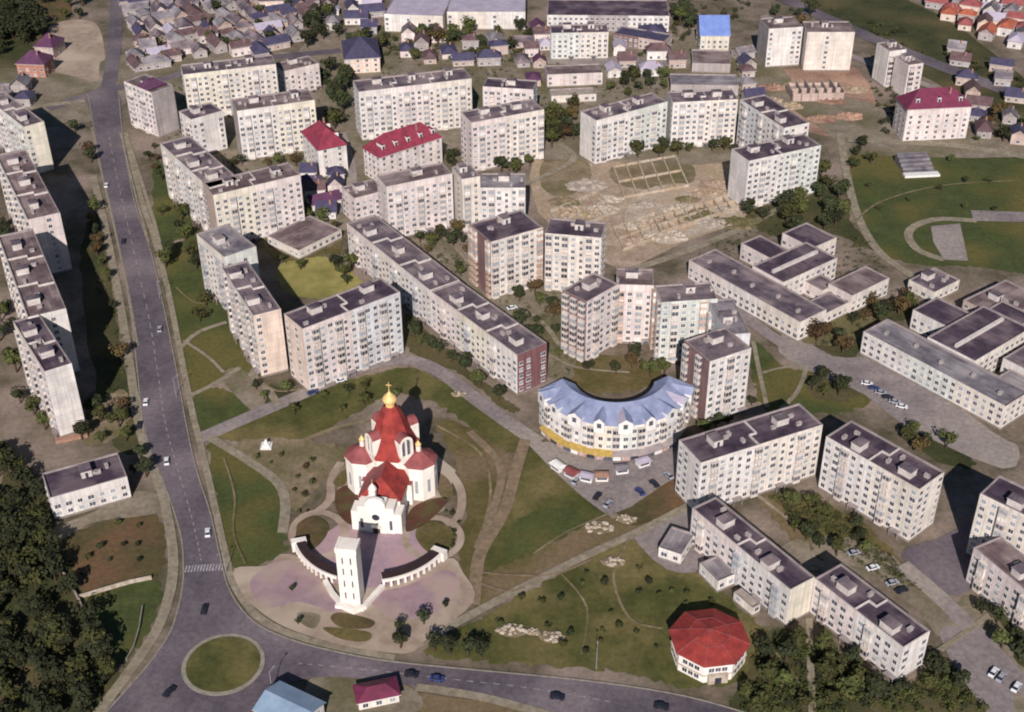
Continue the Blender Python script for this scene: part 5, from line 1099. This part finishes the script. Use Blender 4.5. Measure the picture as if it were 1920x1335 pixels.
for a in [(200, 350, 97, 'cwhite', 'white car far up the main road'), (274, 757, 97, 'cwhite', 'white car on the left side of the main road by the nearest western block'),
          (313, 868, 103, 'cwhite', 'white car near the left kerb above the small office'), (390, 1002, 100, 'cwhite', 'white car at the right kerb above the crossing'),
          (384, 1146, 90, 'cdark', 'dark car at the mouth of the roundabout'), (318, 1300, 60, 'cdark', 'dark car left of the roundabout island'),
          (772, 1268, -8, 'cdark', 'dark car on the bottom road below the plaza entrance'), (820, 1276, -8, 'cblue', 'dark blue car on the bottom road below the dark trees'),
          (1045, 1310, -12, 'cdark', 'dark car on the bottom road below the white rubble'), (1240, 1328, -14, 'cdark', 'dark car on the bottom road near the frame edge'),
          (262, 800, 97, 'cdark', 'dark car at the left edge of the main road'), (300, 620, 98, 'csilver', 'silver car on the right half of the main road'), (232, 455, 98, 'cdark', 'dark car on the main road by the farther blocks')]: car(*a)
cr = random.Random(9)
def lot(p0, p1, n, ang, label, group, skip=.2):
    for i in range(n):
        if cr.random() < skip: continue
        t = i / max(1, n - 1); car(p0[0] + (p1[0] - p0[0]) * t, p0[1] + (p1[1] - p0[1]) * t, ang + cr.uniform(-4, 4), cr.choice(['cwhite', 'csilver', 'cdark', 'cdark', 'csilver', 'cblue']), '', group, z=.3)
lot((1080, 905), (1140, 948), 4, 60, 'car parked along the lower edge of the crescent car park', 'cars parked below the crescent')
lot((1200, 925), (1280, 880), 4, 120, 'car parked along the right edge of the crescent car park', 'cars parked right of the crescent')
lot((1625, 722), (1690, 765), 6, -20, 'car parked in the large car park by the school', 'cars parked by the large school')
lot((1848, 1255), (1905, 1292), 5, 45, 'car parked in the bottom right car park', 'cars parked at the bottom right')
lot((1600, 1040), (1690, 1110), 6, 20, 'car parked behind the five-storey block with very dark roof', 'cars parked behind the dark-roofed block')
lot((880, 520), (960, 580), 5, 20, 'car parked in the yard behind the long diagonal block', 'cars parked behind the diagonal block')
lot((560, 750), (640, 716), 4, 25, 'car parked at the kerb of the street above the church', 'cars parked above the church', .4)

# ------------------------------------------------------------ smaller things
HL = ['']
def pile(px, py, r, h, label, m='rubble', name='rubble_heap', cat='rubble', n=26):
    p = g(px, py); q = random.Random(int(px * 3 + py)); b = MB()
    b.prism([(r * math.cos(k * .7) * (1 + .2 * math.sin(k * 5)), r * .7 * math.sin(k * .7)) for k in range(9)], 0, h * .25, 'dirt' if name == 'rubble_heap' else m, tops=[(r * .6 * math.cos(k * .7), r * .4 * math.sin(k * .7)) for k in range(9)])
    for i in range(n):
        a = q.uniform(0, 6.28); d = r * q.random() ** .6; s = q.uniform(.4, 1.1) * r * .22; x, y = d * math.cos(a), d * math.sin(a) * .6; z = h * (1 - d / r) * q.uniform(.4, 1)
        t = q.uniform(0, 3); b.prism([(x + s * math.cos(t + k * 1.57), y + s * math.sin(t + k * 1.57) * .7) for k in range(4)], 0, z + s * .5, m, tops=[(x + s * .6 * math.cos(t + k * 1.57), y + s * .5 * math.sin(t + k * 1.57)) for k in range(4)])
    o = b.build(name, None, (p.x, p.y, 0.3)); tag(o, label, cat); HL[0] = o.name; return o
for a in [(1150, 1055, 4, 1.2, 'pale heap of rubble on the lawn below the shop annex'), (960, 1183, 4.5, .8, 'grey rubble heap, left of two heaps near the bottom road'), (1035, 1196, 4, 1.0, 'bright rubble heap, right of two heaps near the bottom road'),
          (1000, 1186, 2.5, .7, 'small white rubble heap between the grey and the bright heap'), (860, 740, 3, 1.2, 'bright pile beside the street above the church'), (1175, 975, 3.5, .8, 'white rubble strip beside the diagonal path'), (1125, 990, 5, .9, 'pale rubble strip at the left of the car park tip')]: pile(*a)
for i, (x, y) in enumerate([(1180, 425), (1230, 420), (1310, 405), (1360, 395), (1130, 395), (1090, 400), (1290, 375), (1340, 420), (1250, 445), (1190, 455), (1060, 380), (1100, 350), (1145, 375), (1350, 345), (1380, 420), (1210, 385), (1270, 395), (1330, 360)]):
    pile(x, y, 6 + i % 3 * 2, 1.5, 'heap of sand and broken concrete on the central building site', ['rubble', 'sand', 'dirt', 'concrete'][i % 4], 'spoil_heap', 'spoil heap', 30)
    o = bpy.data.objects[HL[0]]; o['group'] = 'spoil heaps on the central building site'; ranked(o, ['pale', 'sandy', 'brown', 'grey'][i % 4] + ' rubble heap', 'on the central building site')
for i, (x, y) in enumerate([(1450, 165), (1480, 200), (1560, 190), (1600, 170), (1540, 225), (1500, 160), (1590, 220), (1440, 190)]):
    pile(x, y, 8, 2, 'reddish heap on the building site below the pair of tower blocks', ['dirt_red', 'sand'][i % 2], 'spoil_heap', 'spoil heap', 24)
    o = bpy.data.objects[HL[0]]; o['group'] = 'reddish heaps on the upper right building site'; ranked(o, ['reddish earth', 'sandy earth'][i % 2] + ' heap', 'on the upper right building site')
def founds(label, poly_px, cells, hgt, m):
    A, B, C = [g(*p) for p in poly_px]; u = B - A; v = C - A; root = empty('foundation_walls', A, 0); tag(root, label, 'foundations'); b = MB()
    def wl(p, q, t=.6):
        d = (q - p).normalized(); n = Vector((-d.y, d.x, 0)) * t / 2; b.prism([p - n, q - n, q + n, p + n], 0, hgt, m)
    nu, nv = cells
    for i in range(nu + 1): wl(u * i / nu, u * i / nu + v)
    for j in range(nv + 1): wl(v * j / nv, v * j / nv + u)
    b.build('concrete_wall', root)
founds('concrete foundation grid on the central building site', ((1170, 372), (1290, 350), (1150, 315)), (5, 2), 1.3, 'sand_pale')
founds('low concrete walls at the near edge of the central building site', ((1240, 440), (1390, 392), (1225, 415)), (8, 2), 2.2, 'sand_pale')

founds('rough pale foundation walls at the left part of the central building site', ((1060, 440), (1150, 400), (1030, 400)), (5, 2), 1.6, 'rubble')
founds('broken foundation walls in the middle of the central building site', ((1170, 470), (1250, 440), (1150, 430)), (4, 2), 1.4, 'sand_pale')
p = g(1530, 182); root = empty('unfinished_building', p, R(2)); tag(root, 'brown unfinished brick storey rising below the pair of tower blocks', 'building')
b = MB()
for k in range(7): b.box(-15 + 4.8 * k, -14.4 + 4.8 * k, -6, 9, 0, 5.5 + (k % 3) * .9, 'tan')
for q in (-6, 1.5, 9): b.box(-15, 14.4, q, q + .5, 0, 4.8, 'tan')
b.build('brick_wall', root); b = MB(); b.box(-15.2, 4.5, 1.8, 9.2, 3.0, 3.3, 'concrete'); b.build('floor_slab', root)
def wallrun(name, label, pts, hgt, m, th=.4, cat='wall'):
    P = [g(*p) for p in pts]; o0 = P[0].copy(); P = [p - o0 for p in P]; L_, R_ = strip_pts(P, th); b = MB()
    for i in range(len(P) - 1): b.prism([R_[i], R_[i + 1], L_[i + 1], L_[i]], 0, hgt, m)
    o = b.build(name, None, o0); tag(o, label, cat); return o
wallrun('concrete_wall', 'pale garden wall across the rough grass left of the road', [(150, 1122), (200, 1107), (245, 1094), (285, 1086)], 1.6, 'rubble')
wallrun('concrete_wall', 'grey wall running along the edge of the dark wood', [(100, 1045), (130, 1095), (150, 1130), (175, 1190)], 1.8, 'concrete')
wallrun('fence', 'thin pale fence curving along the green triangle beside the pavement', [(268, 1140), (262, 1180), (252, 1215), (238, 1240)], 1.3, 'kerb', .3, 'fence')
wallrun('retaining_wall', 'red-brown low wall at the foot of the nearest western block', [(105, 830), (140, 822), (165, 818)], 1.4, 'bricks', 2.0)

wallrun('terrace_wall', 'white curved terrace wall sweeping round the foot of the bell tower', [(610, 1094), (624, 1118), (645, 1142), (664, 1151), (684, 1142), (702, 1121), (718, 1104)], 1.8, 'church', 1.6)
# monument by the street, lamp posts, sports stand
p = g(500, 838); root = empty('monument', p); tag(root, 'small white monument on the lawn corner left above the church', 'monument')
b = MB(); b.box(-2, 2, -2, 2, 0, .8, 'frame'); b.box(-1.3, 1.3, -1.3, 1.3, .8, 1.6, 'frame'); b.build('plinth', root)
b = MB(); b.prism([(-.7, -.7), (.7, -.7), (.7, .7), (-.7, .7)], 1.6, 3.4, 'frame', tops=[(-.3, -.3), (.3, -.3), (.3, .3), (-.3, .3)]); b.build('obelisk', root)
pl = MB(); pl.tube((0, 0, 0), (0, 0, 9), .16, .09, 'steel', 7); PL = pl.mesh('pole')
ar = MB(); ar.tube((0, 0, 8.9), (1.8, 0, 9.4), .08, .06, 'steel', 5); ar.box(1.4, 2.4, -.2, .2, 9.35, 9.5, 'steel'); ARM = ar.mesh('lamp_arm')
for (x, y, lb) in [(1428, 1262, 'tall pale lamp post on the lawn left of the octagonal house pond edge') if False else (1118, 1255, 'lamp post on the lawn edge above the bottom road'), (511, 1300, 'lamp post beside the pale blue sheet roof'), (331, 745, 'lamp post at the right kerb by the middle of the main road'), (300, 560, 'lamp post at the right kerb near the green-ended block'), (424, 1075, 'lamp post at the crossing by the plaza corner')]:
    p = g(x, y); root = empty('street_lamp', p, tr.uniform(0, 6)); tag(root, lb, 'lamp'); inst(PL, 'pole', root); inst(ARM, 'lamp_arm', root)
# sports stand
p = g(1718, 318); root = empty('grandstand', p, R(5)); tag(root, 'small grey and white stand at the top of the sports field', 'grandstand'); FOOT.append((p.x, p.y, 0, 9, 12))
b = MB()
for k in range(5): b.box(-8, 8, -5 + 3 * k, -5 + 3 * (k + 1), 0, 1.2 + .9 * k, 'roof_grey')
b.build('seating', root)
b = MB(); b.box(-9, 9, -9, -5.1, 0, 1.2, 'frame'); b.build('front_deck', root)
finish_ranks()
print('trees', NT[0], 'objects', len(bpy.data.objects))
